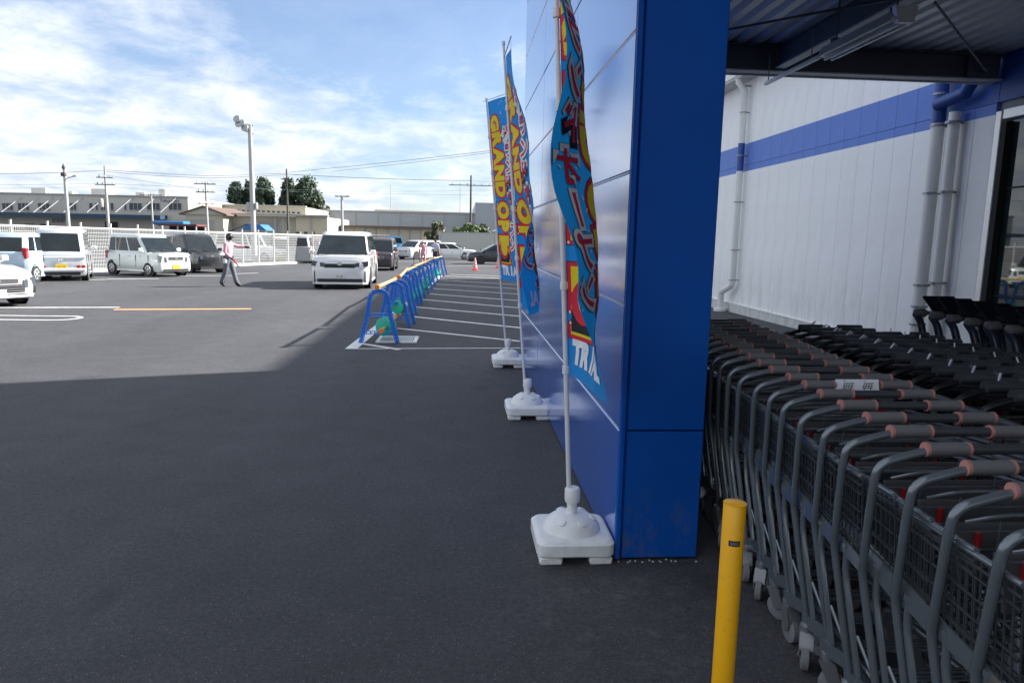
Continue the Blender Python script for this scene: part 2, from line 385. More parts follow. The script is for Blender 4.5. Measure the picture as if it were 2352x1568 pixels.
for i in range(4):  # thin pale strips imitate the sky highlight on the lower joints
    box_thing_part('joint_glint', M_JOINT_HI, sw, (WX0+0.009, (WY0+WY1)/2, zj[i+1]), (0.012, WY1-WY0-0.1, 0.007))
mb = MB()
for i in range(14):
    x = WX0+random.uniform(0, .42); mb.cbox((x, WY0-0.025+random.uniform(-.015, .015), 0.004), (random.uniform(.006, .012), random.uniform(.006, .012), 0.008), 0.002)
tag(mb.build('debris', mat('grit', (0.42, 0.42, 0.40), 0.9)), kind='stuff')
for z0, z1 in ((0.02, 3.2), (3.21, WTOP)):
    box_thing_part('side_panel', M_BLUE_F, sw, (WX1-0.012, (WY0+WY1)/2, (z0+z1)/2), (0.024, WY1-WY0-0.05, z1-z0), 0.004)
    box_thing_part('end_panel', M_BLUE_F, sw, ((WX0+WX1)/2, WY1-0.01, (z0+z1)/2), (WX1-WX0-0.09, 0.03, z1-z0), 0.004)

# ------------------------------------------------------------------ shop building behind the trolleys
M_WHITE = mat('white_siding', (0.86, 0.87, 0.875), 0.55, var=0.045, vscale=1.1, bump=0.08, bscale=40)
grime(M_WHITE, (0.42, 0.41, 0.38), 1.2, 0.45, 5, 0.25); grime(M_WHITE, (0.62, 0.63, 0.62), 60, 0.25, 2.5, 0.05, (0.5, 0.85))
M_BAND = mat('blue_band_siding', (0.10, 0.205, 0.60), 0.55, var=0.05, vscale=2)
M_BAND_SHADE = mat('blue_siding_shaded', (0.035, 0.11, 0.42), 0.5, var=0.05, vscale=2)  # band blue with the shade under the canopy darkened into its colour
M_PLINTH = mat('plinth', (0.62, 0.63, 0.62), 0.8, var=0.08, vscale=6); grime(M_PLINTH, (0.25, 0.24, 0.22), 0.3, 0.6, 4, 0.6)
M_PIPE = mat('white_pipe', (0.74, 0.74, 0.72), 0.35)
M_PIPEB = mat('blue_pipe', (0.02, 0.07, 0.28), 0.35)
M_ALU = mat('aluminium', (0.75, 0.76, 0.77), 0.35, 0.4)
M_CLIP = mat('pipe_clip', (0.30, 0.31, 0.33), 0.4, 0.7)
XW = 6.53
sb = thing('shop_building', 'white shop building clad in vertical panels with a blue band and downpipes', 'building', (0, 0, 0))
mb = MB(); mb.box((XW+6.05, 9.0, 2.5), (12.0, 46, 5.2)); mb.build('core', mat('seam', (0.30, 0.32, 0.36), 0.8), sb)
PW = 0.48; cache = {}
def siding(y0, y1, z0, z1, m, name='panel'):
    key = (round(y1-y0, 3), round(z0, 2), round(z1, 2), m.name)
    if key not in cache:
        q = MB(); q.cbox((0, 0, 0), (0.05, y1-y0-0.0055, z1-z0), 0.0025); cache[key] = q.mesh(name, m)
    return link(name, cache[key], sb, (XW+0.025, (y0+y1)/2, (z0+z1)/2))
k = 0; y = 9.5
while y < 31:
    siding(y, y+PW, 0.13, 3.2, M_WHITE); siding(y, y+PW, 3.2, 3.335, M_BAND, 'band_panel'); siding(y, y+PW, 3.34, 3.82, M_BAND, 'band_panel'); siding(y, y+PW, 3.82, 5.22, M_WHITE); y += PW
y = 8.42
for yy in (8.42, 8.78, 9.14): 
    siding(yy, yy+0.36, 0.13, 3.2, M_WHITE); siding(yy, yy+0.36, 3.2, 3.335, M_BAND, 'band_panel')
for yy in (-10, -7, -4, -1, 2, 5): siding(yy, yy+3, 4.6, 5.22, M_BAND_SHADE, 'band_panel')
for yy in (-1, 1.4, 3.8): siding(yy, yy+2.4, 3.34, 4.6, M_BAND_SHADE, 'band_panel')
siding(6.2, 8.4, 3.34, 4.6, M_BAND_SHADE, 'band_panel'); siding(8.4, 9.5, 3.34, 5.22, M_BAND_SHADE, 'band_panel')
siding(-10, -1, 0.13, 4.6, M_WHITE)
for y0, y1 in ((8.42, 31), (-10, -1.0)): box_thing_part('plinth', M_PLINTH, sb, (XW-0.005, (y0+y1)/2, 0.0), (0.07, y1-y0, 0.24), 0.01)
box_thing_part('flashing', M_PIPE, sb, (XW-0.02, 20, 0.128), (0.06, 22.9, 0.02))
# glazed shop front
M_GLASS = mat('shop_glass', (0.02, 0.035, 0.035), 0.02, spec=0.9, ior=1.55)
for yy in (8.30, 6.0, 3.6, 1.2, -0.9): box_thing_part('window_frame', M_ALU, sb, (XW, yy, 1.67), (0.12, 0.10, 3.10), 0.008)
for zz_, hh in ((0.10, 0.14), (3.17, 0.12)): box_thing_part('window_frame', M_ALU, sb, (XW+0.002, 3.7, zz_), (0.11, 9.08, hh), 0.008)
for y0, y1 in ((6.06, 8.24), (3.66, 5.94), (1.26, 3.54), (-0.84, 1.14)):
    pane = box_thing_part('window_pane', M_GLASS, sb, (XW+0.03, (y0+y1)/2, 1.64), (0.012, y1-y0, 2.9))
    for zz_ in (1.0, 2.3):
        box_thing_part('glazing_bar', M_DARK, pane, (XW+0.02, (y0+y1)/2, zz_), (0.02, y1-y0, 0.02))
for y1 in (8.22, 5.92): box_thing_part('gasket', M_DARK, sb, (XW-0.02, y1-0.03, 1.64), (0.08, 0.07, 2.88))
# eaves and gutter
box_thing_part('soffit', mat('soffit_grey', (0.55, 0.57, 0.58), 0.6), sb, (XW-0.16, 20, 5.24), (0.42, 23, 0.04))
box_thing_part('gutter', M_PIPE, sb, (XW-0.32, 20, 5.42), (0.16, 23.1, 0.33), 0.02)
box_thing_part('fascia', M_PIPE, sb, (XW-0.1, 20, 5.52), (0.5, 23.0, 0.12), 0.02)
mb = MB(); mb.prism([(XW-0.3, 8.6, 5.59), (XW-0.3, 31.4, 5.59), (XW+12, 31.4, 6.4), (XW+12, 8.6, 6.4)], (0, 0, 0.05)); mb.build('roof', mat('roof_sheet', (0.5, 0.52, 0.54), 0.4, 0.3), sb)
for yy in (8.9, 12, 15, 18): box_thing_part('anchor', M_CLIP, sb, (XW-0.2, yy+8.6, 5.63), (0.08, 0.05, 0.12))
def pipe(pts, r, m): 
    q = MB(); q.tube(pts, r, 14); return q.build('downpipe', m, sb, smooth=40)
px0 = XW-0.14
yA = 16.05
pA = pipe([(px0-0.16, yA, 5.28), (px0-0.16, yA, 5.16), (px0, yA, 4.95), (px0, yA, 3.82)], 0.075, M_PIPE)
pB = pipe([(px0, yA, 3.82), (px0, yA, 3.2)], 0.077, M_PIPEB)
pC = pipe([(px0, yA, 3.2), (px0, yA, 0.62), (px0-0.02, yA+0.04, 0.55), (px0-0.08, yA+0.42, 0.40), (px0-0.08, yA+0.46, 0.30), (px0-0.08, yA+0.46, -0.1)], 0.075, M_PIPE)
for pp, zs in ((pA, (4.5, 5.08)), (pB, (3.55,)), (pC, (2.5, 1.4, 0.7))):
    for zc in zs: 
        q = MB(); q.lathe([(0.09, -0.012), (0.09, 0.012)], 14, (px0, yA, zc)); q.box((px0+0.09, yA, zc), (0.12, 0.02, 0.02)); q.build('clip', M_CLIP, pp)
q = MB(); q.lathe([(0.16, -0.10), (0.16, -0.04), (0.10, -0.02)], 14, (px0-0.08, yA+0.46, 0.02)); q.build('pipe_foot', M_PIPE, sb, smooth=30)
y1p, y2p = 9.28, 8.98
p1a = pipe([(px0, y1p, 4.0), (px0, y1p, 3.22)], 0.088, M_PIPEB); p1b = pipe([(px0, y1p, 3.22), (px0, y1p, 0.0)], 0.085, M_PIPE)
p2a = pipe([(px0-0.02, y2p-0.28, 3.95), (px0-0.02, y2p-0.28, 3.62), (px0-0.02, y2p-0.2, 3.52), (px0-0.05, y1p-0.02, 3.46)], 0.085, M_PIPEB)
p2b = pipe([(px0+0.01, y2p, 3.32), (px0+0.01, y2p, 0.0)], 0.07, M_PIPE)
for pp, yy, zs in ((p1a, y1p, (3.9, 3.6)), (p1b, y1p, (3.19, 2.3, 1.05, 0.75, 0.5)), (p2b, y2p, (3.19, 2.3, 1.1))):
    for zc in zs:
        q = MB(); q.lathe([(0.098, -0.014), (0.098, 0.014)], 14, (px0, yy, zc)); q.box((px0+0.1, yy, zc), (0.1, 0.02, 0.03)); q.build('clip', M_CLIP, pp)

# ------------------------------------------------------------------ canopy roof over the trolley park
M_DECK = mat('deck_steel', (0.80, 0.81, 0.83), 0.42, 0.25, var=0.08, vscale=3)
M_BEAM = mat('dark_steel', (0.12, 0.13, 0.155), 0.45, var=0.1, vscale=4)
M_FLANGE = mat('grey_flange', (0.58, 0.60, 0.62), 0.5, var=0.2, vscale=40)
cn = thing('canopy', 'dark steel canopy roof of ribbed decking over the rows of trolleys', 'canopy', (0, 0, 0))
DX0, DX1, DY0, DY1, DZ = 1.0, XW-0.02, -4.5, 8.52, 3.90
mb = MB(); pit = 0.20; pts = []; x = DX0
while x < DX1:
    pts += [(x, DZ), (x+0.095, DZ), (x+0.120, DZ+0.075), (x+0.175, DZ+0.075)]; x += pit
pts.append((DX1, DZ))
vs = [(px, DY0, pz) for px, pz in pts]+[(px, DY1, pz) for px, pz in pts]; n = len(pts)
mb.add(vs, [(i, i+1, n+i+1, n+i) for i in range(n-1)]); mb.build('roof_deck', M_DECK, cn, recalc=False)
box_thing_part('roof_cover', M_BEAM, cn, ((DX0+DX1)/2, (DY0+DY1)/2, DZ+0.14), (DX1-DX0, DY1-DY0, 0.06))
box_thing_part('closure_strip', M_BEAM, cn, ((DX0+DX1)/2, DY1-0.02, DZ+0.05), (DX1-DX0, 0.03, 0.13))
def hbeam(name, p0, p1, h, wd, m, m2=None, par=cn):       # I-section
    p0, p1 = Vector(p0), Vector(p1); c = (p0+p1)/2; d = p1-p0; ln = d.length; ang = atan2(d.y, d.x); M = Matrix.Rotation(ang, 3, 'Z')
    q = MB(); q.box(c, (ln, 0.02, h-0.03), M); q.box(c+Vector((0, 0, h/2-0.008)), (ln, wd, 0.015), M); o = q.build(name, m, par)
    q = MB(); q.box(c-Vector((0, 0, h/2-0.008)), (ln, wd, 0.015), M); q.build('flange', m2 or m, o); return o
hbeam('end_beam', (WX1-0.02, 8.42, 3.735), (XW-0.03, 8.42, 3.735), 0.30, 0.15, M_BEAM, M_FLANGE)
hbeam('purlin', (3.72, 5.62, 3.74), (3.72, 8.33, 3.74), 0.25, 0.11, M_BEAM, M_FLANGE)
hbeam('cross_beam', (WX1-0.02, 5.45, 3.735), (XW-0.03, 5.45, 3.735), 0.30, 0.15, M_BEAM)
for yy in (2.2, -1.0, -4.3): hbeam('cross_beam', (WX1-0.02, yy, 3.735), (XW-0.03, yy, 3.735), 0.30, 0.15, M_BEAM)
box_thing_part('end_trim', M_FLANGE, cn, ((WX1+XW)/2, 8.53, 3.70), (XW-WX1-0.06, 0.03, 0.26))
q = MB(); q.box((XW-0.35, 8.33, 3.73), (0.30, 0.03, 0.24))
for dx in (-.08, 0, .08):
    for dz in (-.07, .07): q.lathe([(0.018, -0.03), (0.018, 0.03)], 6, (XW-0.35+dx, 8.31, 3.73+dz), Matrix.Rotation(pi/2, 3, 'X'))
q.build('gusset', M_BEAM, cn)
bz = 3.66
for pa, pb in (((1668, 69.6), (2037, 0)), ((2151, 11), (2277, 178))):
    a_, b2 = atZ(*pa, bz), atZ(*pb, bz)
    if pa[0] < 1700: b2 = a_+(b2-a_)*1.5; a_ = a_-(b2-a_)*0.12
    else: a_ = a_-(b2-a_)*0.02
    q = MB(); q.tube([a_, b2], 0.012, 8); m_ = a_+(b2-a_)*0.82; q.tube([m_-(b2-a_).normalized()*0.1, m_+(b2-a_).normalized()*0.1], 0.02, 8); q.build('brace_rod', M_BEAM, cn, smooth=40)
box_thing_part('edge_beam', M_BEAM, cn, (1.09, -0.65, 3.78), (0.16, 7.7, 0.36))
for i, yy in enumerate((-4.2,)):
    box_thing_part('column', M_BLUE_F, cn, (1.09, yy, 1.79), (0.2, 0.2, 3.58), 0.01)
# lamp hanging under the canopy
M_LAMP = mat('lamp_body', (0.68, 0.685, 0.69), 0.4, 0.3)
lt = thing('strip_light', 'grey unlit strip light hanging on a rail under the canopy deck', 'ceiling light', (3.60, 6.4, 3.42))
q = MB(); prof = [(-0.11, -0.01), (0.11, -0.01), (0.06, 0.09), (-0.06, 0.09)]
q.prism([(a_, -0.6, b2) for a_, b2 in prof], (0, 1.2, 0)); q.build('housing', M_LAMP, lt)
q = MB(); q.tube([(-0.035, -0.58, -0.028), (-0.035, 0.58, -0.028)], 0.014, 8); q.build('lamp_tube', mat('tube_glass', (0.75, 0.76, 0.78), 0.2), lt)
q = MB(); q.tube([(0.035, -0.58, -0.028), (0.035, 0.58, -0.028)], 0.014, 8); q.build('lamp_tube', MATS['tube_glass'], lt)
q = MB(); q.prism([(-0.10, -0.64, 0.10), (0.10, -0.64, 0.10), (0.065, -0.64, -0.03), (-0.065, -0.64, -0.03)], (0, 0.05, 0)); q.build('end_cap', M_LAMP, lt)
for yy in (-0.5, 0.45):
    q = MB(); q.tube([(0, yy, 0.09), (0, yy, 0.50)], 0.008, 6); q.box((0, yy, 0.11), (0.09, 0.06, 0.05)); q.build('hanger', M_BEAM, lt)
rl = thing('conduit_rail', 'thin white conduit rail hanging beside the strip light at the canopy edge', 'conduit', (3.52, 7.62, 3.42))
q = MB(); q.box((0, 0, 0), (0.035, 1.25, 0.035)); q.build('rail', M_PIPE, rl)
for yy in (0.55, -0.45):
    q = MB(); q.tube([(0, yy, 0.02), (0, yy, 0.30)], 0.007, 6); q.build('hanger', M_CLIP, rl)
# ------------------------------------------------------------------ shopping trolleys
M_FR = mat('trolley_frame', (0.125, 0.145, 0.165), 0.24, 0.3, coat=1.0)
M_WIREB = mat('basket_wire', (0.055, 0.062, 0.070), 0.4, 0.3)
M_FRB_SHADE = mat('trolley_black_shaded', (0.010, 0.011, 0.013), 0.35, 0.2)  # black of the handles, and rear-row shade darkened into the frame colour
M_GRIP = mat('grip_grey', (0.140, 0.140, 0.143), 0.55)
M_BAR = mat('handle_black', (0.050, 0.055, 0.062), 0.33)
M_RING = mat('grip_ring', (0.44, 0.19, 0.165), 0.55)
M_RED = mat('red_plastic', (0.34, 0.012, 0.016), 0.35)
M_GLINT = mat('painted_glint', (0.72, 0.73, 0.75), 0.3, 0.0, coat=0.5)  # metal shine painted in as a pale non-metal grey
M_CAST = mat('castor_grey', (0.20, 0.205, 0.215), 0.3, 0.5)
M_TYRE = mat('castor_tyre', (0.17, 0.17, 0.175), 0.7)
M_PANEL = mat('flap_grey', (0.06, 0.062, 0.066), 0.5)
def smooth_pts(pts, k=4):                           # rounded corners along a path
    P = [Vector(q) for q in pts]; o = [P[0]]
    for i in range(1, len(P)-1):
        a, b, c = P[i-1], P[i], P[i+1]; d = min((a-b).length, (c-b).length)*0.42
        s0 = b+(a-b).normalized()*d; s1 = b+(c-b).normalized()*d
        for t in range(k+1):
            u = t/k; o.append(s0*(1-u)**2+b*2*u*(1-u)+s1*u*u)
    o.append(P[-1]); return o
class WB(MB):                                      # mesh builder that widens the trolley without thickening its tubes
    K = 1.2
    def w(s, p): p = Vector(p); return Vector((p.x*s.K, p.y, p.z))
    def tube(s, pts, *a, **k): return MB.tube(s, [s.w(p) for p in pts], *a, **k)
    def box(s, c, d, M=None): return MB.box(s, s.w(c), (d[0]*s.K if d[0] > .1 else d[0], d[1], d[2]), M)
    def cbox(s, c, d, b=0.01, M=None): return MB.cbox(s, s.w(c), (d[0]*s.K if d[0] > .1 else d[0], d[1], d[2]), b, M)
CAST = {}
def make_trolley(name, label, cat, loc, rz, frame=M_FR, ring=M_RING, grip=M_GRIP):
    t = thing(name, label, cat, loc, rz)
    hz, hw = 1.02, 0.30
    q = WB()
    for s in (-1, 1):                               # side tube: handle end, down to the kink, back to the castor
        q.tube(smooth_pts([(s*0.150, 0, hz), (s*0.205, 0.0, hz-0.010), (s*0.282, 0.004, hz-0.038), (s*0.301, 0.007, hz-0.062), (s*0.302, 0.015, hz-0.12)], 2)[:-1]+smooth_pts([(s*0.302, 0.015, hz-0.12), (s*0.280, 0.068, 0.65), (s*0.275, 0.078, 0.61), (s*0.270, 0.074, 0.57), (s*0.235, 0.006, 0.21), (s*0.232, 0.0, 0.15)], 3), 0.0128, 10)
        q.tube(smooth_pts([(s*0.250, 0.215, 0.625), (s*0.249, 0.215, 0.54), (s*0.243, 0.185, 0.43), (s*0.226, 0.13, 0.20)]), 0.0112, 8)
        q.tube([(s*0.250, 0.215, 0.622), (s*0.250, 0.215, 0.638)], 0.0155, 8)
        q.tube(smooth_pts([(s*0.232, 0.004, 0.175), (s*0.190, 0.16, 0.195), (s*0.130, 0.98, 0.185)]), 0.0112, 8)
        q.box((s*0.231, 0.10, 0.20), (0.008, 0.20, 0.05), Matrix.Rotation(R(-14), 3, 'X'))
        q.tube([(s*0.240, 0.135, 0.36), (s*0.236, 0.03, 0.27)], 0.006, 6)
    q.tube([(-0.232, 0.01, 0.19), (0.232, 0.01, 0.19)], 0.011, 8)
    for yy in (0.35, 0.5, 0.65, 0.8): q.tube([(-0.125, yy, 0.205), (0.125, yy, 0.205)], 0.004, 4)
    q.build('frame', frame, t, smooth=45)
    q = WB(); q.tube([(-0.18, 0, hz), (0.18, 0, hz)], 0.0155, 10); q.build('handle_bar', M_BAR, t, smooth=45)
    for s in (-1, 1):
        q = WB(); q.tube([(s*0.190, 0, hz), (s*0.080, 0, hz)], 0.0200, 12); gobj = q.build('grip', grip, t, smooth=45)
        for xx in (0.188, 0.083):
            q = WB(); q.tube([(s*(xx-0.0038), 0, hz), (s*(xx+0.0038), 0, hz)], 0.0212, 12); q.build('ring', ring, gobj, smooth=45)
    # wire basket
    def sx(y, z): return 0.276-(y-0.12)*0.085-(0.90-z)*0.07
    def rim(y): return 0.895-(y-0.12)*0.055
    def bot(y): return 0.610+(y-0.12)*0.06
    q = WB(); Y0, Y1 = 0.12, 0.98
    for s in (-1, 1):
        ny = 30
        for i in range(ny+1):
            y = Y0+(Y1-Y0)*i/ny; q.tube([(s*sx(y, rim(y)), y, rim(y)), (s*sx(y, bot(y)), y, bot(y))], 0.0024, 4, caps=False)
        for fz in (0.2, 0.4, 0.6, 0.8):
            P = [(s*sx(y, rim(y)+(bot(y)-rim(y))*fz)+s*0.003, y, rim(y)+(bot(y)-rim(y))*fz) for y in (Y0, Y1)]
            q.tube(P, 0.003, 4, caps=False)
        q.tube([(s*sx(Y0, rim(Y0)), Y0, rim(Y0)-0.028), (s*sx(Y1, rim(Y1)), Y1, rim(Y1)-0.028)], 0.004, 6)
    for i in range(17):
        u = -1+2*i/16
        q.tube([(u*sx(Y1, rim(Y1)), Y1, rim(Y1)), (u*sx(Y1, bot(Y1)), Y1, bot(Y1)), (u*sx(Y0, bot(Y0)), Y0, bot(Y0))], 0.0024, 4, caps=False)
    for fz in (0.25, 0.5, 0.75):
        z = rim(Y1)+(bot(Y1)-rim(Y1))*fz; q.tube([(-sx(Y1, z), Y1, z), (sx(Y1, z), Y1, z)], 0.003, 4, caps=False)
    for i in range(1, 9):
        y = Y0+(Y1-Y0)*i/9; q.tube([(-sx(y, bot(y)), y, bot(y)), (sx(y, bot(y)), y, bot(y))], 0.003, 4, caps=False)
    q.build('wire_basket', M_WIREB if frame is M_FR else frame, t)
    q = WB()
    for s in (-1, 1): q.tube([(s*sx(Y0, .90), Y0, rim(Y0)), (s*sx(Y1, rim(Y1)), Y1, rim(Y1))], 0.0085, 8)
    q.tube([(-sx(Y1, rim(Y1)), Y1, rim(Y1)), (sx(Y1, rim(Y1)), Y1, rim(Y1))], 0.0085, 8)
    q.build('basket_rim', frame, t, smooth=45)
    for s in (-1, 1):
        q = WB(); q.box((s*(sx(0.5, 0.66)+0.007), 0.50, 0.640), (0.006, 0.80, 0.045), Matrix.Rotation(s*R(4.6), 3, 'Z') @ Matrix.Rotation(R(4.4), 3, 'X')); q.build('side_rail', frame, t)
    # folding child seat inside the basket
    q = WB(); q.cbox((0, 0.175, 0.785), (0.36, 0.014, 0.15), 0.004, Matrix.Rotation(R(-14), 3, 'X')); q.build('seat_flap', M_PANEL, t)
    q = WB()
    for zc in (0.68, 0.73, 0.78, 0.83): q.tube([(-0.225, 0.15, zc+.02), (0.225, 0.15, zc+.02)], 0.003, 4)
    for xx in (-0.22, -0.1, 0.1, 0.22): q.tube([(xx, 0.152, 0.65), (xx, 0.145, 0.88)], 0.003, 4)
    q.tube(smooth_pts([(-0.20, 0.12, 0.89), (-0.14, 0.08, 0.925), (0.14, 0.08, 0.925), (0.20, 0.12, 0.89)]), 0.005, 6)
    q.build('rear_gate', frame, t)
    for xx in (-0.135, 0.135):
        q = WB(); q.cbox((xx, 0.166, 0.815), (0.014, 0.018, 0.06), 0.004); q.build('hinge', M_RED, t)
    q = WB(); q.cbox((0.055, 0.085, 0.940), (0.055, 0.028, 0.022), 0.005); q.build('latch', M_RED, t)
    # castors
    if 'castor' not in CAST:
        o3 = Vector((0, 0, 0)); Mz = Matrix.Identity(3)
        q = MB(); q.lathe([(0.014, 0.175), (0.026, 0.165), (0.028, 0.14), (0.020, 0.13)], 12, o3)
        for sx_ in (-1, 1):
            prof = [(0.0, 0.15), (0.028, 0.135), (-0.012, 0.055), (-0.045, 0.055), (-0.050, 0.085), (-0.03, 0.14)]
            q.prism([Vector((sx_*0.021, p_[0], p_[1])) for p_ in prof], Vector((sx_*0.004, 0, 0)))
        hood = [(0.03, 0.128), (0.02, 0.145), (-0.025, 0.146), (-0.052, 0.112), (-0.056, 0.088)]
        vs = [Vector((s2*0.0245, p_[0], p_[1])) for s2 in (-1, 1) for p_ in hood]
        q.add(vs, [(i, i+1, 6+i, 5+i) for i in range(4)]); q.tube([(-0.027, -0.026, 0.0535), (0.027, -0.026, 0.0535)], 0.008, 8)
        CAST['castor'] = q.mesh('castor', M_CAST, 35)
        q = MB(); q.lathe([(0.044, -0.0155), (0.0535, -0.011), (0.0535, 0.011), (0.044, 0.0155)], 18, (0, -0.026, 0.0535), Matrix.Rotation(pi/2, 3, 'Y')); CAST['wheel'] = q.mesh('wheel', M_TYRE, 40)
    for (cx, cy) in ((-0.278, 0.0), (0.278, 0.0), (-0.15, 0.95), (0.15, 0.95)):
        fk = link('castor', CAST['castor'], t, (cx, cy, 0), (0, 0, random.uniform(-0.6, 0.6))); link('wheel', CAST['wheel'], fk)
    return t
row_rot = -0.015
G1 = 'shopping trolleys nested in the row beside the blue wall'
def r1pos(i):
    y = 1.17+0.172*i; return (1.160+0.36+0.075*(y-1.17)+(0.03*max(0, y-3.2)), y, 0)
tr = make_trolley('shopping_trolley', 'grey shopping trolley at the open near end of the row beside the blue wall', 'shopping trolley', r1pos(0), row_rot)
tag(tr, group=G1); tree1 = collect(tr)
card_host = None
for i in range(1, 23):
    x_, y_, _ = r1pos(i); r_ = dup(tr, tree1, (x_+random.uniform(-.010, .010), y_+random.uniform(-.014, .014), 0), row_rot+random.uniform(-.022, .022), f'grey shopping trolley, {ORD[i]} from the open end of the row beside the blue wall')
    if i == 9: card_host = r_; r_['label'] = 'grey shopping trolley with a white picture card on its handle'
# white instruction card on one handle
q = MB(); q.prism([(-0.10, -0.024, 1.000), (0.085, -0.024, 1.000), (0.085, -0.012, 1.046), (-0.10, -0.012, 1.046)], (0, 0.003, 0.001))
cardo = q.build('instruction_card', mat('card_white', (0.74, 0.75, 0.80), 0.5), card_host)
q = MB()
def cardpt(x, z): return (x, -0.0255+0.012*(z-1.0)/0.046, z)
for cx in (-0.05, 0.035):
    for k_ in range(4): q.tube([cardpt(cx-0.020+0.011*k_, 1.012), cardpt(cx-0.012+0.011*k_, 1.034)], 0.0012, 4)
    for z_ in (1.014, 1.022, 1.032): q.tube([cardpt(cx-0.024+(z_-1.01)*.4, z_), cardpt(cx+0.020+(z_-1.01)*.4, z_)], 0.0012, 4)
    for dx in (-0.015, 0.012): q.lathe([(0.003, -0.0006), (0.003, 0.0006)], 8, cardpt(cx+dx, 1.009), Matrix.Rotation(pi/2, 3, 'X'))
    q.tube([cardpt(cx-0.018, 1.042), cardpt(cx-0.006, 1.042)], 0.001, 4)
q.build('pictogram', mat('print_grey', (0.06, 0.06, 0.07), 0.6), cardo)

# two rows of black-handled trolleys beyond
tb = make_trolley('shopping_trolley', 'black-handled shopping trolley nearest the open end of the middle row under the canopy', 'shopping trolley', (0, 0, 0), row_rot, M_FRB_SHADE, M_BAR, M_FRB_SHADE)
# upper tray wires, and a rod painted pale for its metallic glint
for s in (-1, 1):
    q = MB(); q.tube(smooth_pts([(s*0.24, 0.30, 0.93), (s*0.24, 0.16, 0.985), (s*0.21, 0.05, 0.99)]), 0.0045, 6); q.build('tray_wire', M_FRB_SHADE, tb, smooth=45)
q = MB(); q.tube([(-0.15, 0.025, 1.036), (-0.05, 0.125, 1.058)], 0.006, 6); q.build('bright_rod', M_GLINT, tb, smooth=45)
q = MB(); q.prism([(0.02, 0.10, 1.0), (0.09, 0.10, 1.0), (0.06, 0.11, 1.035)], (0, 0.02, 0)); q.build('grey_tab', M_CAST, tb)
q = MB(); q.cbox((0, 0.13, 0.965), (0.40, 0.20, 0.02), 0.008); q.build('tray', M_FRB_SHADE, tb)
for s in (-1, 1):
    q = MB(); q.tube([(s*0.06, 0.0, 1.028), (s*0.24, 0.0, 1.028)], 0.026, 10); q.build('hand_pad', M_BAR, tb, smooth=45)
treeb = collect(tb); tb.location = (2.03+0.33, 2.50, 0); tb.scale = (0.90, 1, 1); tag(tb, group='black shopping trolleys nested in the middle row')
for i in range(1, 13):
    y = 2.50+0.170*i; x = 2.03+0.075*(y-2.5)+0.33
    dup(tb, treeb, (x, y, 0), row_rot+random.uniform(-.03, .03), f'black-handled shopping trolley, {ORD[i]} from the open end of the middle row under the canopy')
for i in range(10):
    y = 3.0+0.170*i; x = 2.74+0.045*(y-3.0)+0.24
    o_ = dup(tb, treeb, (x, y, 0), row_rot+random.uniform(-.03, .03), f'black-handled shopping trolley, {ORD[i]} from the open end of the row next to the tablet trolleys', 'black shopping trolleys nested next to the tablet trolleys'); o_.scale = (0.64, 1, 0.96)

# trolleys with a tablet on a raised handle
M_TAB = mat('tablet_black', (0.008, 0.008, 0.012), 0.25)
M_SCREEN = mat('tablet_label', (0.05, 0.06, 0.055), 0.4)
M_ARM = mat('arm_blue_grey', (0.022, 0.028, 0.05), 0.38, coat=0.2)
TX = 3.42+0.33
tt = thing('tablet_trolley', 'tablet trolley at the far end of the row along the white wall', 'shopping trolley', (TX, 5.1, 0), 0, 'tablet trolleys nested by the white wall')
for s in (-1, 1):
    P = [(s*0.255, 0.02, 1.175), (s*0.255, -0.045, 1.12), (s*0.25, -0.115, 0.95), (s*0.25, -0.115, 0.88), (s*0.255, -0.06, 0.74), (s*0.25, -0.05, 0.60), (s*0.24, -0.02, 0.18)]
    q = MB(); q.tube(smooth_pts(P), 0.027, 10); q.build('arm', M_ARM, tt, smooth=45)
    q = MB(); q.lathe([(0.020, -0.03), (0.035, -0.02), (0.036, 0.05), (0.028, 0.065)], 14, (s*0.25, 0.0, 1.185), Matrix.Rotation(-s*pi/2, 3, 'Y')); q.build('grip', M_GRIP, tt, smooth=45)
q = MB(); q.tube([(-0.23, 0, 1.185), (0.23, 0, 1.185)], 0.017, 10); q.build('handle_bar', M_BAR, tt, smooth=45)
q = MB(); q.tube([(-0.25, -0.10, 0.90), (0.25, -0.10, 0.90)], 0.016, 8); q.build('crossbar', M_BAR, tt, smooth=45)
q = MB(); q.cbox((-0.055, -0.02, 1.262), (0.27, 0.19, 0.022), 0.006, Matrix.Rotation(R(38), 3, 'X')); tabo = q.build('tablet', M_TAB, tt)
q = MB(); q.box((-0.055, -0.083, 1.226), (0.13, 0.055, 0.003), Matrix.Rotation(R(38), 3, 'X')); q.build('sticker', M_SCREEN, tabo)
for dx, dy in ((0.02, 0.04), (0.05, -0.01)):
    q = MB(); q.box((dx, dy, 1.262+0.014+dy*0.78+0.012), (0.012, 0.012, 0.003), Matrix.Rotation(R(38), 3, 'X')); q.build('marker', M_PIPE, tabo)
q = MB()
for s in (-1, 1):
    for i in range(14): q.tube([(s*0.225, 0.02+0.05*i, 0.80), (s*0.20, 0.02+0.05*i, 0.48)], 0.003, 4, caps=False)
    for z_ in (0.80, 0.70, 0.60, 0.48): q.tube([(s*(0.20+0.025*(z_-.48)/.32), 0.02, z_), (s*(0.20+0.025*(z_-.48)/.32), 0.70, z_)], 0.004, 5)
    q.tube([(s*0.22, -0.02, 0.19), (s*0.18, 0.72, 0.19)], 0.012, 6)
for i in range(9): q.tube([(-0.2+0.05*i, 0.02, 0.48), (-0.2+0.05*i, 0.70, 0.50), (-0.2+0.05*i, 0.70, 0.80)], 0.003, 4, caps=False)
q.build('wire_basket', M_FRB_SHADE, tt)
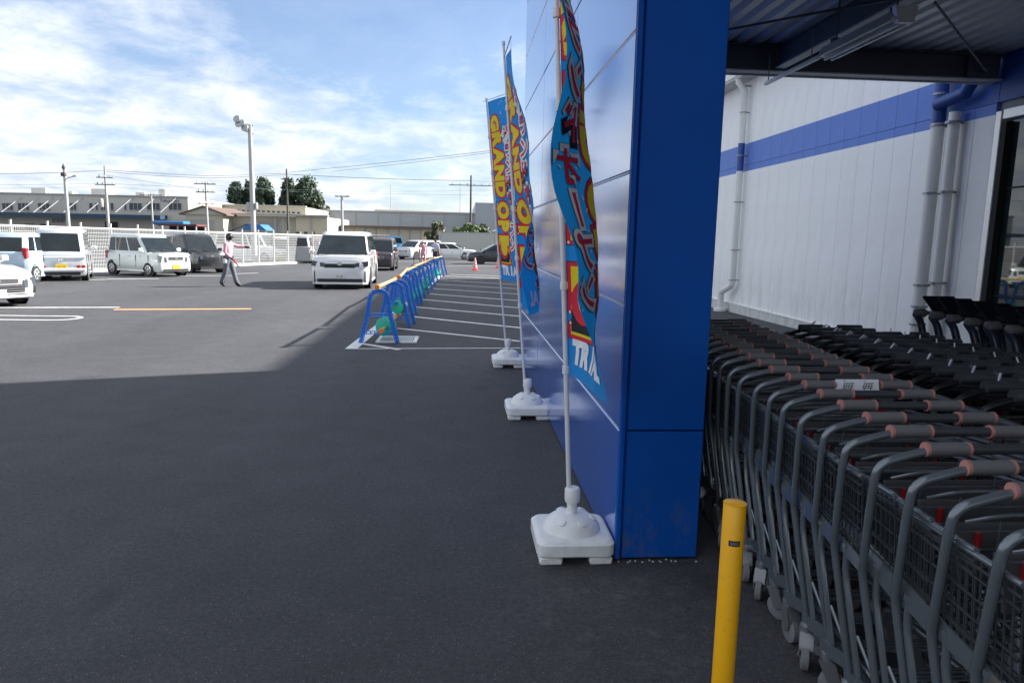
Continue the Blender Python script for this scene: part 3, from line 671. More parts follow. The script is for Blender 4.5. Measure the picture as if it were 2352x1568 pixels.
for cx, cy in ((-.23, -0.02), (.23, -0.02), (-.18, .70), (.18, .70)):
    q = MB(); q.box((cx, cy, 0.13), (0.05, 0.05, 0.10)); q.lathe([(0.05, -0.014), (0.05, 0.014)], 12, (cx, cy, 0.05), Matrix.Rotation(pi/2, 3, 'Y')); q.build('castor', M_CAST, tt)
tt.scale = (0.95, 1, 0.915)
treet = collect(tt)
for i in range(1, 11):
    dup(tt, treet, (TX-0.012*i, 5.1-0.2*i, 0), random.uniform(-.02, .02), f'tablet trolley, {ORD[i]} from the far end of the row along the white wall')

# ------------------------------------------------------------------ yellow post
M_YEL = mat('yellow_paint', (0.92, 0.45, 0.004), 0.35, coat=0.3, var=0.04, vscale=6)
grime(M_YEL, (0.30, 0.17, 0.03), 2.0, 0.7, 40, 1.0, (0.60, 0.72))
bl = thing('bollard', 'yellow steel guard post standing in front of the trolley row', 'bollard', (0.845, 1.985, 0))
q = MB(); q.lathe([(0.0345, 0.0), (0.0345, 0.806), (0.0330, 0.8095), (0.012, 0.8095)], 28); q.build('post', M_YEL, bl, smooth=35)
q = MB(); q.lathe([(0.0335, 0.8065), (0.0352, 0.8072), (0.0352, 0.8092), (0.0335, 0.8098)], 28); q.build('rim', M_YEL, bl, smooth=30)
q = MB(); ring_ = []
for k_ in range(9):
    a = -pi/2-0.22+(k_-4)*0.125
    ring_.append(a)
vs = [(0.0352*cos(a), 0.0352*sin(a), z_) for z_ in (0.682, 0.700) for a in ring_]
q.add(vs, [(i, i+1, 10+i, 9+i) for i in range(8)]); q.build('slot', M_DARK, bl)
q = MB(); ri = ring_[1:-1]; vs = [(0.0358*cos(a), 0.0358*sin(a), z_) for z_ in (0.6855, 0.6965) for a in ri]
q.add(vs, [(i, i+1, 8+i, 7+i) for i in range(6)]); q.build('slot_plate', M_CAST, bl)
# ------------------------------------------------------------------ advertising flags
M_CLOTH = mat('flag_blue', (0.012, 0.33, 0.78), 0.75, var=0.06, vscale=5)
M_FY = mat('flag_yellow', (0.85, 0.66, 0.01), 0.75); M_FR = mat('flag_red', (0.70, 0.02, 0.05), 0.75)
M_FK = mat('flag_black', (0.012, 0.012, 0.016), 0.75); M_FW = mat('flag_white', (0.84, 0.84, 0.85), 0.75)
M_WPL = mat('white_plastic', (0.74, 0.745, 0.74), 0.38, var=0.03, vscale=8); grime(M_WPL, (0.40, 0.38, 0.34), 0.25, 0.5, 18, 0.8)
M_POLE = mat('pole_white', (0.70, 0.71, 0.72), 0.35)
FLW, FLH = 0.60, 2.10
for m_ in (M_CLOTH, M_FY, M_FR, M_FK, M_FW):        # thin cloth lets light through
    t_ = m_.node_tree; b_ = t_.nodes['Principled BSDF']; tl_ = t_.nodes.new('ShaderNodeBsdfTranslucent'); mx_ = t_.nodes.new('ShaderNodeMixShader'); mx_.inputs[0].default_value = 0.38 if m_ is M_CLOTH else 0.15
    src = b_.inputs['Base Color'].links
    if src: t_.links.new(src[0].from_socket, tl_.inputs['Color'])
    else: tl_.inputs['Color'].default_value = b_.inputs['Base Color'].default_value
    o_ = t_.nodes['Material Output']; t_.links.new(b_.outputs[0], mx_.inputs[1]); t_.links.new(tl_.outputs[0], mx_.inputs[2]); t_.links.new(mx_.outputs[0], o_.inputs['Surface'])
def text_geo(body, size, off):                     # outlined lettering as flat faces centred on its box
    c = bpy.data.curves.new('lettering', 'FONT'); c.body = body; c.size = size; c.offset = off; c.fill_mode = 'FRONT'; c.resolution_u = 4
    o = bpy.data.objects.new('lettering', c); C.objects.link(o)
    dg = bpy.context.evaluated_depsgraph_get(); me = o.evaluated_get(dg).to_mesh()
    V = [Vector(q.co) for q in me.vertices]; F = [tuple(p.vertices) for p in me.polygons]
    o.evaluated_get(dg).to_mesh_clear(); bpy.data.objects.remove(o); bpy.data.curves.remove(c)
    if V:
        lo = Vector((min(q.x for q in V), min(q.y for q in V), 0)); hi = Vector((max(q.x for q in V), max(q.y for q in V), 0)); m_ = (lo+hi)/2
        V = [q-m_ for q in V]
    return V, F
layers = {}                                        # flat artwork, piece by piece: (piece number, name) -> list of (ink, level, verts2d, faces)
PIECE = [0, 'print']
def piece(nm): PIECE[0] += 1; PIECE[1] = nm
def art(key, V, F, cx, cy, lvl, rot=0, sx=1, sy=1):
    c, s = cos(rot), sin(rot)
    layers.setdefault(tuple(PIECE), []).append((key, lvl, [(cx+sx*(q.x*c-q.y*s), cy+sy*(q.x*s+q.y*c)) for q in V], F))
def disc(key, cx, cy, rx, ry, lvl, n=14): art(key, [Vector((rx*cos(2*pi*i/n), ry*sin(2*pi*i/n), 0)) for i in range(n)], [tuple(range(n))], cx, cy, lvl)
ytop = 1.93
for ch, adv in zip('GRAND OPEN', (0.19, 0.18, 0.19, 0.20, 0.18, 0.06, 0.19, 0.18, 0.17, 0.19)):
    if ch != ' ':
        piece('yellow_letter')
        for key, off, lvl in (('K', 0.044, 1), ('R', 0.040, 2), ('Y', 0.018, 4)):
            V, F = text_geo(ch, 0.25, off); art(key, V, F, 0.165, ytop-adv/2, lvl, rot=-pi/2, sx=1.25, sy=0.92)
    ytop -= adv
yk = 1.78
for ch in 'グランドオープン':
    r_ = -pi/2 if ch == 'ー' else 0; piece('red_character')
    for key, off, lvl in (('K', 0.0245, 5), ('W', 0.0220, 6), ('R', 0.0040, 7)):
        V, F = text_geo(ch, 0.172, off); art(key, V, F, 0.450, yk-0.09, lvl, rot=r_, sx=1.40)
    yk -= 0.178
for ch_i, ch in enumerate('TRIAL'):
    piece('white_letter'); V, F = text_geo(ch, 0.15, 0.010); art('W', V, F, 0.105+0.095*ch_i, 0.125, 7)
piece('picture')
art('K', [Vector((-.11, -.05, 0)), Vector((.12, -.05, 0)), Vector((.12, .10, 0)), Vector((-.11, .10, 0))], [(0, 1, 2, 3)], 0.15, 0.27, 5)
disc('R', 0.15, 0.37, 0.115, 0.11, 6, 20); disc('Y', 0.17, 0.40, 0.085, 0.10, 7, 20)
rnd = random.Random(3); piece('white_dots')
for i in range(60): disc('W', rnd.choice((rnd.uniform(0.015, 0.05), rnd.uniform(0.31, 0.585), rnd.uniform(0.31, 0.37))), rnd.uniform(0.2, 2.08), .008, .008, 4, 8)
KEYS = ['K', 'R', 'Y', 'W']; KEYM = [M_FK, M_FR, M_FY, M_FW]
ART = []
for (num, nm), items in layers.items():            # cut the artwork finely enough to follow the cloth
    outp = []
    for key, lvl, V, F in items:
        b = bmesh.new(); vv = [b.verts.new((x, y, 0)) for x, y in V]
        for f in F:
            try: b.faces.new([vv[i] for i in f])
            except ValueError: pass
        x0, x1, y0, y1 = min(q[0] for q in V), max(q[0] for q in V), min(q[1] for q in V), max(q[1] for q in V)
        if nm != 'white_dots':
            for i in range(1, 20):
                if x0 < 0.03*i < x1: bmesh.ops.bisect_plane(b, geom=b.verts[:]+b.edges[:]+b.faces[:], plane_co=(0.03*i, 0, 0), plane_no=(1, 0, 0))
            for i in range(1, 34):
                if y0 < FLH*i/34 < y1: bmesh.ops.bisect_plane(b, geom=b.verts[:]+b.edges[:]+b.faces[:], plane_co=(0, FLH*i/34, 0), plane_no=(0, 1, 0))
        b.verts.ensure_lookup_table(); b.verts.index_update()
        outp.append((KEYS.index(key), lvl, [(q.co.x, q.co.y) for q in b.verts], [tuple(q.index for q in f.verts) for f in b.faces])); b.free()
    ART.append((nm, outp))
def interp(tab, v):
    for (v0, *a), (v1, *b) in zip(tab[:-1], tab[1:]):
        if v <= v1:
            k = max(0, (v-v0)/(v1-v0)); k = k*k*(3-2*k); return [p+(q-p)*k for p, q in zip(a, b)]
    return list(tab[-1][1:])
def make_flag(label, base, top_off, z0, table, seed):
    t = thing('banner_flag', label, 'flag', base, 0, 'grand opening flags along the blue wall')
    rn = random.Random(seed); ph = rn.uniform(0, 6)
    def pole_at(z): k = z/3.3; return Vector((top_off[0]*k, top_off[1]*k, z))
    # weighted foot
    q = MB()
    hw = 0.195
    def ring(h, z, r=0.05): 
        o = []
        for cx, cy, a0 in ((1, 1, 0), (-1, 1, 90), (-1, -1, 180), (1, -1, 270)):
            for k in range(5):
                a = R(a0+22.5*k); o.append((cx*(h-r)+r*cos(a), cy*(h-r)+r*sin(a), z))
        return o
    q.loft([ring(hw-.02, 0.035), ring(hw, 0.05), ring(hw, 0.105), ring(hw-.012, 0.118), ring(hw-.03, 0.122)])
    for cx in (-1, 1):
        for cy in (-1, 1): q.cbox((cx*0.125, cy*0.125, 0.02), (0.115, 0.115, 0.04), 0.008)
    q.lathe([(0.150, 0.115), (0.146, 0.135), (0.128, 0.165), (0.095, 0.190), (0.055, 0.200)], 28)
    for a in (-2.2, -1.2, -0.2, 0.9, 2.0): q.lathe([(0.022, -0.004), (0.022, 0.01), (0.008, 0.013)], 10, (0.105*cos(a), 0.105*sin(a), 0.178), Matrix.Rotation(0.6, 3, Vector((-sin(a), cos(a), 0))))
    q.build('base_tank', M_WPL, t, smooth=40)
    q = MB(); q.lathe([(0.026, 0.19), (0.026, 0.255), (0.036, 0.26), (0.040, 0.275), (0.040, 0.325), (0.034, 0.335), (0.016, 0.34)], 20); q.build('clamp_collar', M_WPL, t, smooth=40)
    q = MB(); q.tube([pole_at(0.2), pole_at(1.4), pole_at(2.4)], 0.0125, 10); q.tube([pole_at(2.4), pole_at(3.20)], 0.0105, 10); q.tube([pole_at(3.19), pole_at(3.22)], 0.015, 8); q.build('pole', M_POLE, t, smooth=45)
    # cloth
    cols = 25; fine = 40
    cache = {}
    def section(v):
        kv = round(v, 5)
        if kv in cache: return cache[kv]
        th1, th2, uf = interp(table, v); P = [Vector((0, 0, 0))]; A = []
        for i in range(fine):
            u = (i+0.5)*FLW/fine; k = min(1, max(0, (u-(uf-0.06))/0.12)); k = k*k*(3-2*k)
            a = R(th1+(th2-th1)*k)+0.08*sin(u*13+v*2.6+ph)+0.05*sin(v*9+u*5); A.append(a); P.append(P[-1]+Vector((cos(a), sin(a), 0))*(FLW/fine))
        cache[kv] = P; return P
    vrow = [FLH*i/34 for i in range(35)]
    secs = [section(v) for v in vrow]
    def F(u, v):
        fi = min(max(v/FLH*34, 0), 33.9999); i = int(fi); k = fi-i
        fu = min(max(u/FLW*fine, 0), fine-1e-4); j = int(fu); m_ = fu-j
        a = secs[i][j].lerp(secs[i][j+1], m_); b = secs[i+1][j].lerp(secs[i+1][j+1], m_)
        p = pole_at(z0+v)+a.lerp(b, k); sag = -0.012*(u/FLW); p.z += sag; p.x += 0.012*0; return p+Vector((0.014, 0, 0))
    def Nrm(u, v):
        e = 0.006; du = F(min(u+e, FLW), v)-F(max(u-e, 0), v); dv = F(u, min(v+e, FLH))-F(u, max(v-e, 0)); return dv.cross(du).normalized()
    q = MB(); us = [0.03*i for i in range(21)]
    q.add([F(u, v) for v in vrow for u in us], [(j*21+i, j*21+i+1, (j+1)*21+i+1, (j+1)*21+i) for j in range(34) for i in range(20)])
    cl = q.build('cloth', M_CLOTH, t, smooth=180, recalc=False)
    for nm, items in ART:
        q = MB()
        for ki, lvl, V, Fa in items:
            q.cur = ki; pts = [(F(u, v), Nrm(u, v)) for u, v in V]
            for sg in (1, -1): q.add([p+n*(sg*0.0007*lvl) for p, n in pts], Fa)
        o_ = q.build(nm, KEYM, cl, smooth=180, recalc=False)
        if nm == 'white_dots': o_['kind'] = 'stuff'
    for v in (0.02, 0.44, 0.86, 1.28, 1.70):
        p = pole_at(z0+v)
        q = MB(); q.lathe([(0.018, -0.02), (0.018, 0.02)], 10, p); q.cbox(p+Vector((0.03, -0.004, 0)), (0.045, 0.012, 0.035), 0.003); q.build('clip', M_FW, t)
    e = F(FLW, FLH)-pole_at(z0+FLH); q = MB(); tp = pole_at(z0+FLH+0.015); q.tube([tp-e*0.12, tp+Vector((e.x, e.y, 0))*1.04], 0.0055, 6); q.build('crossbar', M_POLE, t)
    return t
make_flag('twisted grand opening flag nearest the trolleys, its red lettering seen from behind', (0.583, 3.40, 0), (-0.188, 0.0), 0.93,
          [(0.0, -84, -88, 0.30), (0.2, -74, -100, 0.29), (0.45, -56, -118, 0.25), (0.90, -44, -125, 0.18), (1.35, -50, -112, 0.15), (1.70, -84, -104, 0.18), (2.1, -92, -98, 0.3)], 1)
make_flag('middle grand opening flag with its lower half folded back to front', (0.61, 6.15, 0), (-0.278, 0.0), 0.98,
          [(0.0, -62, -112, 0.26), (0.3, -56, -119, 0.26), (0.6, -60, -112, 0.26), (0.95, -76, -84, 0.30), (1.5, -82, -84, 0.30), (2.1, -91, -92, 0.30)], 2)
make_flag('flat grand opening flag at the far end of the blue wall', (0.596, 8.62, 0), (-0.32, 0.0), 1.08,
          [(0.0, -68, -72, 0.3), (0.8, -66, -76, 0.3), (1.5, -66, -72, 0.3), (2.1, -68, -68, 0.3)], 5)

# ------------------------------------------------------------------ blue barrier stands with pipes and water weights
M_BST = mat('barrier_blue', (0.025, 0.235, 0.78), 0.42, var=0.08, vscale=10)
M_PYEL = mat('pipe_yellow', (0.42, 0.33, 0.15), 0.5); M_ORG = mat('orange_cap', (0.85, 0.22, 0.015), 0.4)
M_GRN = mat('green_weight', (0.015, 0.46, 0.28), 0.42, var=0.08, vscale=8)
def stand_mesh():
    H, hw = 0.80, 0.275
    path = []                                       # A-shaped hoop
    top = 0.085
    path = [(-hw, 0, 0.0), (-hw*0.80, 0, 0.22), (-hw*0.58, 0, 0.47)]
    for k in range(9):
        a = pi-pi*k/8; path.append((0.135*cos(a), 0, H-0.135+0.135*sin(a)-0.01))
    path += [(hw*0.58, 0, 0.47), (hw*0.80, 0, 0.22), (hw, 0, 0.0)]
    q = MB()
    for i in range(len(path)-1):                    # moulded ladder profile: two flanges joined by cross webs
        a, b = Vector(path[i]), Vector(path[i+1]); d = (b-a).normalized(); nrm = Vector((-d.z, 0, d.x))
        for off in (-0.030, 0.030):
            p0, p1 = a+nrm*off, b+nrm*off
            q.prism([p0+Vector((0, -0.024, 0))-nrm*0.005, p0+Vector((0, 0.024, 0))-nrm*0.005, p0+Vector((0, 0.024, 0))+nrm*0.005, p0+Vector((0, -0.024, 0))+nrm*0.005], p1-p0)
        k = max(1, int((b-a).length/0.055))
        for j in range(k):
            c = a+(b-a)*((j+0.5)/k); M = Matrix((d, Vector((0, 1, 0)), nrm)).transposed(); q.box(c, (0.018, 0.034, 0.052), M)
        q.prism([a+nrm*0.02+Vector((0, 0.003, 0)), a-nrm*0.02+Vector((0, 0.003, 0)), b-nrm*0.02+Vector((0, 0.003, 0)), b+nrm*0.02+Vector((0, 0.003, 0))], (0, 0.006, 0))
    hoop = q.mesh('hoop', M_BST)
    q = MB()
    for z, wd in ((0.43, 0.31), (0.16, 0.43)):
        for dz in (-0.02, 0.02): q.box((0, 0, z+dz), (wd, 0.045, 0.009))
        for j in range(7): q.box((-wd/2+wd*(j+0.5)/7, 0, z), (0.014, 0.03, 0.034))
    bars = q.mesh('crossbar', M_BST)
    q = MB(); q.cbox((0, 0, H+0.005), (0.05, 0.06, 0.045), 0.008); saddle = q.mesh('saddle', M_BST)
    return hoop, bars, saddle
hoop, bars, saddle = stand_mesh()
feet = [(913, 788), (941, 752), (952, 743), (956.5, 721), (961.5, 702), (969.5, 697), (976, 684), (984.5, 675), (993, 665), (998.5, 656), (1006, 647), (1012.5, 639), (1019.5, 634.5), (1026, 630)]
stands = []
prevx = None
for i, (fx, fy) in enumerate(feet):
    p = gp(fx, fy); cxp = p.x-0.275
    lab = f'blue plastic barrier stand, {ORD[i]} from the drain grate in the line of stands' if i else 'blue plastic barrier stand next to the drain grate, first in the line of stands'
    t = thing('barrier_stand', lab, 'barrier stand', (cxp, p.y, gz(p.y)), R(random.uniform(-4, 6)), 'blue barrier stands beside the hatched bay')
    link('hoop', hoop, t); link('crossbar', bars, t); link('saddle', saddle, t); stands.append(Vector((cxp, p.y, gz(p.y))))
def bar_pipe(a, b, zoff, lab, ext=0.12):
    a, b = a+Vector((0, 0, zoff)), b+Vector((0, 0, zoff)); d = (b-a).normalized(); a -= d*ext; b += d*ext; c = (a+b)/2
    t = thing('barrier_pipe', lab, 'barrier pipe', c, 0, 'yellow pipes on the barrier stands')
    q = MB(); q.tube([a-c, b-c], 0.027, 12); q.build('tube', M_PYEL, t, smooth=40)
    for e, sg in ((a-c, 1), (b-c, -1)):
        q = MB(); q.lathe([(0.036, -0.045), (0.040, -0.03), (0.040, 0.03), (0.031, 0.05)], 12, e, d.to_track_quat('Z', 'Y').to_matrix() if sg > 0 else (-d).to_track_quat('Z', 'Y').to_matrix()); q.build('end_cap', M_ORG, t, smooth=40)
pairs = [(0, 1), (2, 4), (4, 6), (6, 8), (8, 9), (9, 11), (11, 13)]
for k, (i, j) in enumerate(pairs):
    bar_pipe(stands[i], stands[j], 0.855+0.02*(k % 2), f'yellow top pipe on the {ORD[i]} and {ORD[j]} barrier stands from the drain grate')
for k, (i, j) in enumerate(((0, 1), (1, 2), (5, 7))):
    bar_pipe(stands[i]+Vector((0.05, 0, 0)), stands[j]+Vector((0.05, 0, 0)), 0.20, f'yellow lower pipe on the {ORD[i]} and {ORD[j]} barrier stands from the drain grate')
q = MB()                                           # saddle-bag water weight
def wring(x, s, zc, ry, rz): return [(x, ry*cos(2*pi*k/16)*s, zc+rz*sin(2*pi*k/16)*s) for k in range(16)]
for sx in (-1, 1):
    q.loft([wring(sx*0.030, .80, 0.0, 0.165, 0.175), wring(sx*0.042, 1, 0.0, 0.165, 0.175), wring(sx*0.085, 1, 0.0, 0.165, 0.175), wring(sx*0.10, .80, 0.0, 0.165, 0.175)])
q.cbox((0, 0, 0.150), (0.13, 0.14, 0.05), 0.02); q.tube(smooth_pts([(-0.05, 0, 0.19), (-0.05, 0, 0.235), (0.05, 0, 0.235), (0.05, 0, 0.19)]), 0.014, 8)
wt_me = q.mesh('body', M_GRN, 40)
q = MB(); q.lathe([(0.028, -0.02), (0.028, 0.02)], 12, (0.105, -0.06, 0.11), Matrix.Rotation(pi/2, 3, 'Y')); cap_me = q.mesh('cap', M_PYEL, 40)
for k, (i, dy, dx) in enumerate(((0, 0.42, 0.06), (1, 0.06, 0.08), (4, 0.1, 0.12), (5, 0.5, 0.10), (7, 0.0, 0.10), (8, 0.3, 0.08), (9, 0.2, 0.07), (11, 0.0, 0.08), (11, 0.8, 0.1))):
    p = stands[i]+Vector((dx, dy, 0.20 if k != 1 else 0.36)); t = thing('water_weight', (f'green plastic water weight hung at the {ORD[i]} barrier stand from the drain grate' if k < 8 else 'green plastic water weight hung just behind the twelfth barrier stand from the drain grate'), 'water weight', p, R(random.uniform(52, 72)), 'green water weights on the barrier')
    link('body', wt_me, t); link('cap', cap_me, t); sc_ = random.uniform(.72, .92); t.scale = (sc_*random.uniform(.8, 1.1), sc_, sc_*random.uniform(.85, 1))

# ------------------------------------------------------------------ traffic cones
M_CRED = mat('cone_red', (0.72, 0.05, 0.045), 0.5); M_CWHT = mat('cone_white', (0.75, 0.74, 0.73), 0.5)
def cone(p, lab):
    t = thing('traffic_cone', lab, 'traffic cone', p, 0, 'red and white traffic cones past the hatched bay')
    q = MB(); q.cbox((0, 0, 0.02), (0.40, 0.40, 0.04), 0.015); q.build('base', M_CRED, t)
    n = 20; rows = 18; q = MB(); vs = []
    for j in range(rows+1):
        z = 0.04+0.68*j/rows; r = 0.145-0.115*j/rows
        for i in range(n): a = 2*pi*i/n; vs.append((r*cos(a), r*sin(a), z))
    q.add(vs, []);
    for j in range(rows):
        for i in range(n):
            q.f.append((j*n+i, j*n+(i+1) % n, (j+1)*n+(i+1) % n, (j+1)*n+i)); q.m.append(1 if ((i/n*2+j/rows*4.2) % 1) > 0.5 and j > 1 else 0)
    q.f.append(tuple(rows*n+i for i in range(n))); q.m.append(0); q.build('body', [M_CRED, M_CWHT], t, smooth=40)
cone(gp(1091, 621), 'red and white striped traffic cone standing out in the open beside the black car'); cone(gp(1144, 616), 'red and white striped traffic cone half hidden behind the flag pole')
# ------------------------------------------------------------------ vehicles
M_TYR = mat('tyre', (0.018, 0.018, 0.019), 0.8); M_RIM = mat('wheel_rim', (0.52, 0.53, 0.54), 0.35, 0.5)
M_WIN = mat('car_glass', (0.014, 0.020, 0.024), 0.04, spec=0.45, var=0.35, vscale=2.0); M_TRIM = mat('car_trim', (0.016, 0.016, 0.018), 0.5)
M_LAMPW = mat('headlamp', (0.075, 0.085, 0.10), 0.15, coat=0.8); M_LAMPR = mat('tail_lamp', (0.42, 0.012, 0.02), 0.2, coat=0.8)
M_PLW = mat('plate_white', (0.68, 0.68, 0.66), 0.5); M_PLY = mat('plate_yellow', (0.75, 0.50, 0.02), 0.5); M_CHR = mat('car_chrome', (0.65, 0.66, 0.68), 0.15, 0.9)
M_INK = mat('plate_ink', (0.03, 0.09, 0.05), 0.6); M_INKB = mat('plate_ink_black', (0.015, 0.015, 0.015), 0.6); M_SEAT = mat('car_seat', (0.05, 0.05, 0.055), 0.8)
def paint(n, c, metal=0.0): return mat('car_paint_'+n, c, 0.25, metal, coat=1.0)
def text_mesh(body, size, off=0.0):
    return text_geo(body, size, off)
def plate(par, y, z, sgn, m, txt, wd=0.33, x=0.0):
    q = MB(); q.cbox((x, y, z), (wd, 0.016, wd/2), 0.004); p = q.build('number_plate', m, par)
    V, F = text_mesh(txt, 0.105); q = MB(); q.add([(x-sgn*v.x*0.95, y+sgn*0.0095, z-0.03+v.y*0.9) for v in V], F); q.build('digits', M_INK if m is M_PLW else M_INKB, p, recalc=False)
def car(label, pos, heading, sp, group=None, name='parked_car', cat='car'):
    h = Vector(heading).normalized(); L_, W_, H_ = sp['L'], sp['W'], sp['H']; hw = W_/2
    t = thing(name, label, cat, (pos[0], pos[1], gz(pos[1])), atan2(-h.x, h.y), group)
    P = sp['paint']; zc = sp.get('zc', 0.20); zb = sp['zb']; zh = sp.get('zh', zb-0.12); R_ = sp.get('wr', 0.30)
    ya, yb, yc, yd = sp['ya'], sp['yb'], sp['yc'], sp['yd']
    # lower body
    st = [(-L_/2, .86, zc+.10, zb-.06), (-L_/2+.03, .93, zc+.03, zb-.02), (-L_/2+.12, .985, zc, zb), (yd, .995, zc, zb), (-L_/2+.9, 1, zc, zb), (0, 1, zc, zb), (ya, 1, zc, zb)]
    for k, ww in ((0.35, 1), (0.7, .985), (0.88, .95)):
        y = ya+(L_/2-ya)*k; st.append((y, ww, zc, zb+(zh-zb)*(k**1.6)))
    st += [(L_/2-.05, .90, zc+.02, zh-.05), (L_/2, .82, zc+.10, zh-.13)]
    st.sort(key=lambda q_: q_[0])
    rings = []
    for y, k, z0, z1 in st:
        w_ = hw*k; rings.append([(s_*a, y, z) for s_, a, z in ((-1, w_*.93, z0), (-1, w_*.985, z0+.08), (-1, w_, z0+(z1-z0)*.45), (-1, w_*.985, z0+(z1-z0)*.60), (-1, w_*.97, z1-.07), (-1, w_*.90, z1), (-1, w_*.4, z1+.022),
                                 (1, w_*.4, z1+.022), (1, w_*.90, z1), (1, w_*.97, z1-.07), (1, w_*.985, z0+(z1-z0)*.60), (1, w_, z0+(z1-z0)*.45), (1, w_*.985, z0+.08), (1, w_*.93, z0))])
    q = MB(); q.loft(rings); q.build('body', P, t, smooth=48)
    # cabin
    wb, wr = hw*.945, hw*sp.get('tumble', .82); c = 0.07; rz_ = H_-0.10
    def ring(y0, y1, w_, z, c): return [(-w_+c, y0, z), (w_-c, y0, z), (w_, y0+c, z), (w_, y1-c*1.6, z), (w_-c*1.6, y1, z), (-w_+c*1.6, y1, z), (-w_, y1-c*1.6, z), (-w_, y0+c, z)]
    lo = ring(yd, ya, wb, zb-.03, c); hi = ring(yc, yb, wr, rz_, c)
    q = MB(); q.loft([lo, hi, ring(yc+.05, yb-.09, wr*.955, H_-.03, c), ring(yc+.20, yb-.28, wr*.80, H_, c)]); q.build('cabin', P, t, smooth=50)
    V = lambda a: Vector(a)
    def pane(name, A, B, Cc, D, u0, u1, v0, v1, m, off=0.006, par=t):
        f = lambda u, v: (V(A).lerp(V(B), u)).lerp(V(D).lerp(V(Cc), u), v)
        pts = [f(u0, v0), f(u1, v0), f(u1, v1), f(u0, v1)]; n_ = (pts[1]-pts[0]).cross(pts[3]-pts[0]).normalized()
        cen = f(.5, .5)-Vector((0, (ya+yd)/2, zb))
        if n_.dot(cen) < 0: n_ = -n_
        q = MB(); q.prism([p_-n_*0.01 for p_ in pts], n_*(0.01+off)); return q.build(name, m, par)
    for sd in (1, -1):                              # side glass
        if sd > 0: A, B, Cc, D = lo[2], lo[3], hi[3], hi[2]
        else: A, B, Cc, D = lo[7], lo[6], hi[6], hi[7]
        for u0, u1 in sp.get('sides', ((.04, .30), (.34, .62), (.66, .97))): pane('side_window', A, B, Cc, D, u0, u1, .13, .93, sp.get('glass', M_WIN))
    ws = pane('windshield', lo[5], lo[4], hi[4], hi[5], -.06, 1.06, .07, .95, sp.get('glass', M_WIN))
    rw = pane('rear_window', lo[0], lo[1], hi[1], hi[0], .04, .96, sp.get('rwv', .12), .90, sp.get('rglass', M_WIN))
    for x in (-.35, .10):                            # wipers
        a = V(lo[5]).lerp(V(lo[4]), .5)+Vector((x*W_*.8, .012, .045)); q = MB(); q.tube([a, a+Vector((0.42, -0.05, 0.10))], .008, 5); q.build('wiper', M_TRIM, t)
    for sd in (1, -1):                              # side details
        q = MB(); q.cbox((sd*(hw+.085), ya-.22, zb+.10), (.17, .10, .15), .03); q.tube([(sd*(hw-.03), ya-.20, zb+.02), (sd*(hw+.06), ya-.20, zb+.05)], .02, 6); q.build('mirror', sp.get('mirror', P), t)
        for yy in sp.get('handles', (-.15, .55)): q = MB(); q.cbox((sd*(hw*.995), yy, zb-.13), (.03, .16, .03), .008); q.build('door_handle', P, t)
        for yy in sp.get('seams', (-.75, .28, 1.05)): q = MB(); q.box((sd*(hw*.975), yy, (zc+zb)/2+.03), (.045, .012, zb-zc-.25)); q.build('door_seam', M_TRIM, t)
        q = MB(); q.box((sd*hw*.965, 0, zc+.02), (.06, L_-1.5, .06)); q.build('sill', sp.get('sill', P), t)
    if sp.get('bumperline', True):
        for yy, dy in ((L_/2, -1), (-L_/2, 1)):
            q = MB(); q.box((0, yy-(-.02 if dy > 0 else .02)*0+dy*.012, zc+.07), (W_*.72, .05, .10)); q.build('bumper_intake', M_TRIM, t)
    for sd in (1, -1):
        for yy in (sp['fa'], sp['ra']):
            q = MB(); q.lathe([(R_*1.17, -.02), (R_*1.17, .0)], 20, (sd*hw*.99, yy, R_), Matrix.Rotation(pi/2, 3, 'Y')); q.build('wheel_arch', M_TRIM, t)
            Mx = Matrix.Rotation(pi/2, 3, 'Y') if sd > 0 else Matrix.Rotation(-pi/2, 3, 'Y')
            q = MB(); q.lathe([(R_*.62, -.19), (R_*.95, -.18), (R_, -.14), (R_, .0), (R_*.95, .03), (R_*.64, .035)], 22, (sd*hw*.965, yy, R_), Mx); wh = q.build('tyre', M_TYR, t, smooth=35)
            q = MB(); q.lathe([(R_*.66, .030), (R_*.60, .040), (R_*.2, .034), (R_*.10, .042)], 18, (sd*hw*.965, yy, R_), Mx); rm = q.build('rim', sp.get('rim', M_RIM), wh, smooth=35)
            q = MB()
            for k in range(6):
                a = 2*pi*k/6; o3 = Vector((sd*(hw*.965+.040), yy+R_*.42*cos(a), R_+R_*.42*sin(a))); q.lathe([(R_*.12, -.004), (R_*.12, .004)], 7, o3, Mx)
            q.build('rim_hole', M_TRIM, wh)
    yf, yr = L_/2, -L_/2
    fr = sp.get('front', {}); lx = fr.get('lx', .31); lw = fr.get('lw', .26); lz = fr.get('lz', zh-.28); lh = fr.get('lh', .16)
    for sd in (1, -1):
        cx_ = sd*W_*lx; q = MB(); dz = fr.get('slant', .05)
        q.prism([(cx_-sd*W_*lw/2, yf-.12, lz-lh/2-dz*0), (cx_-sd*W_*lw/2, yf-.12, lz+lh/2-dz*.6), (cx_+sd*W_*lw/2, yf-.16, lz+lh/2+dz), (cx_+sd*W_*lw/2, yf-.16, lz-lh/2+dz*.7)], (0, .135, 0)); q.build('headlight', M_LAMPW, t)
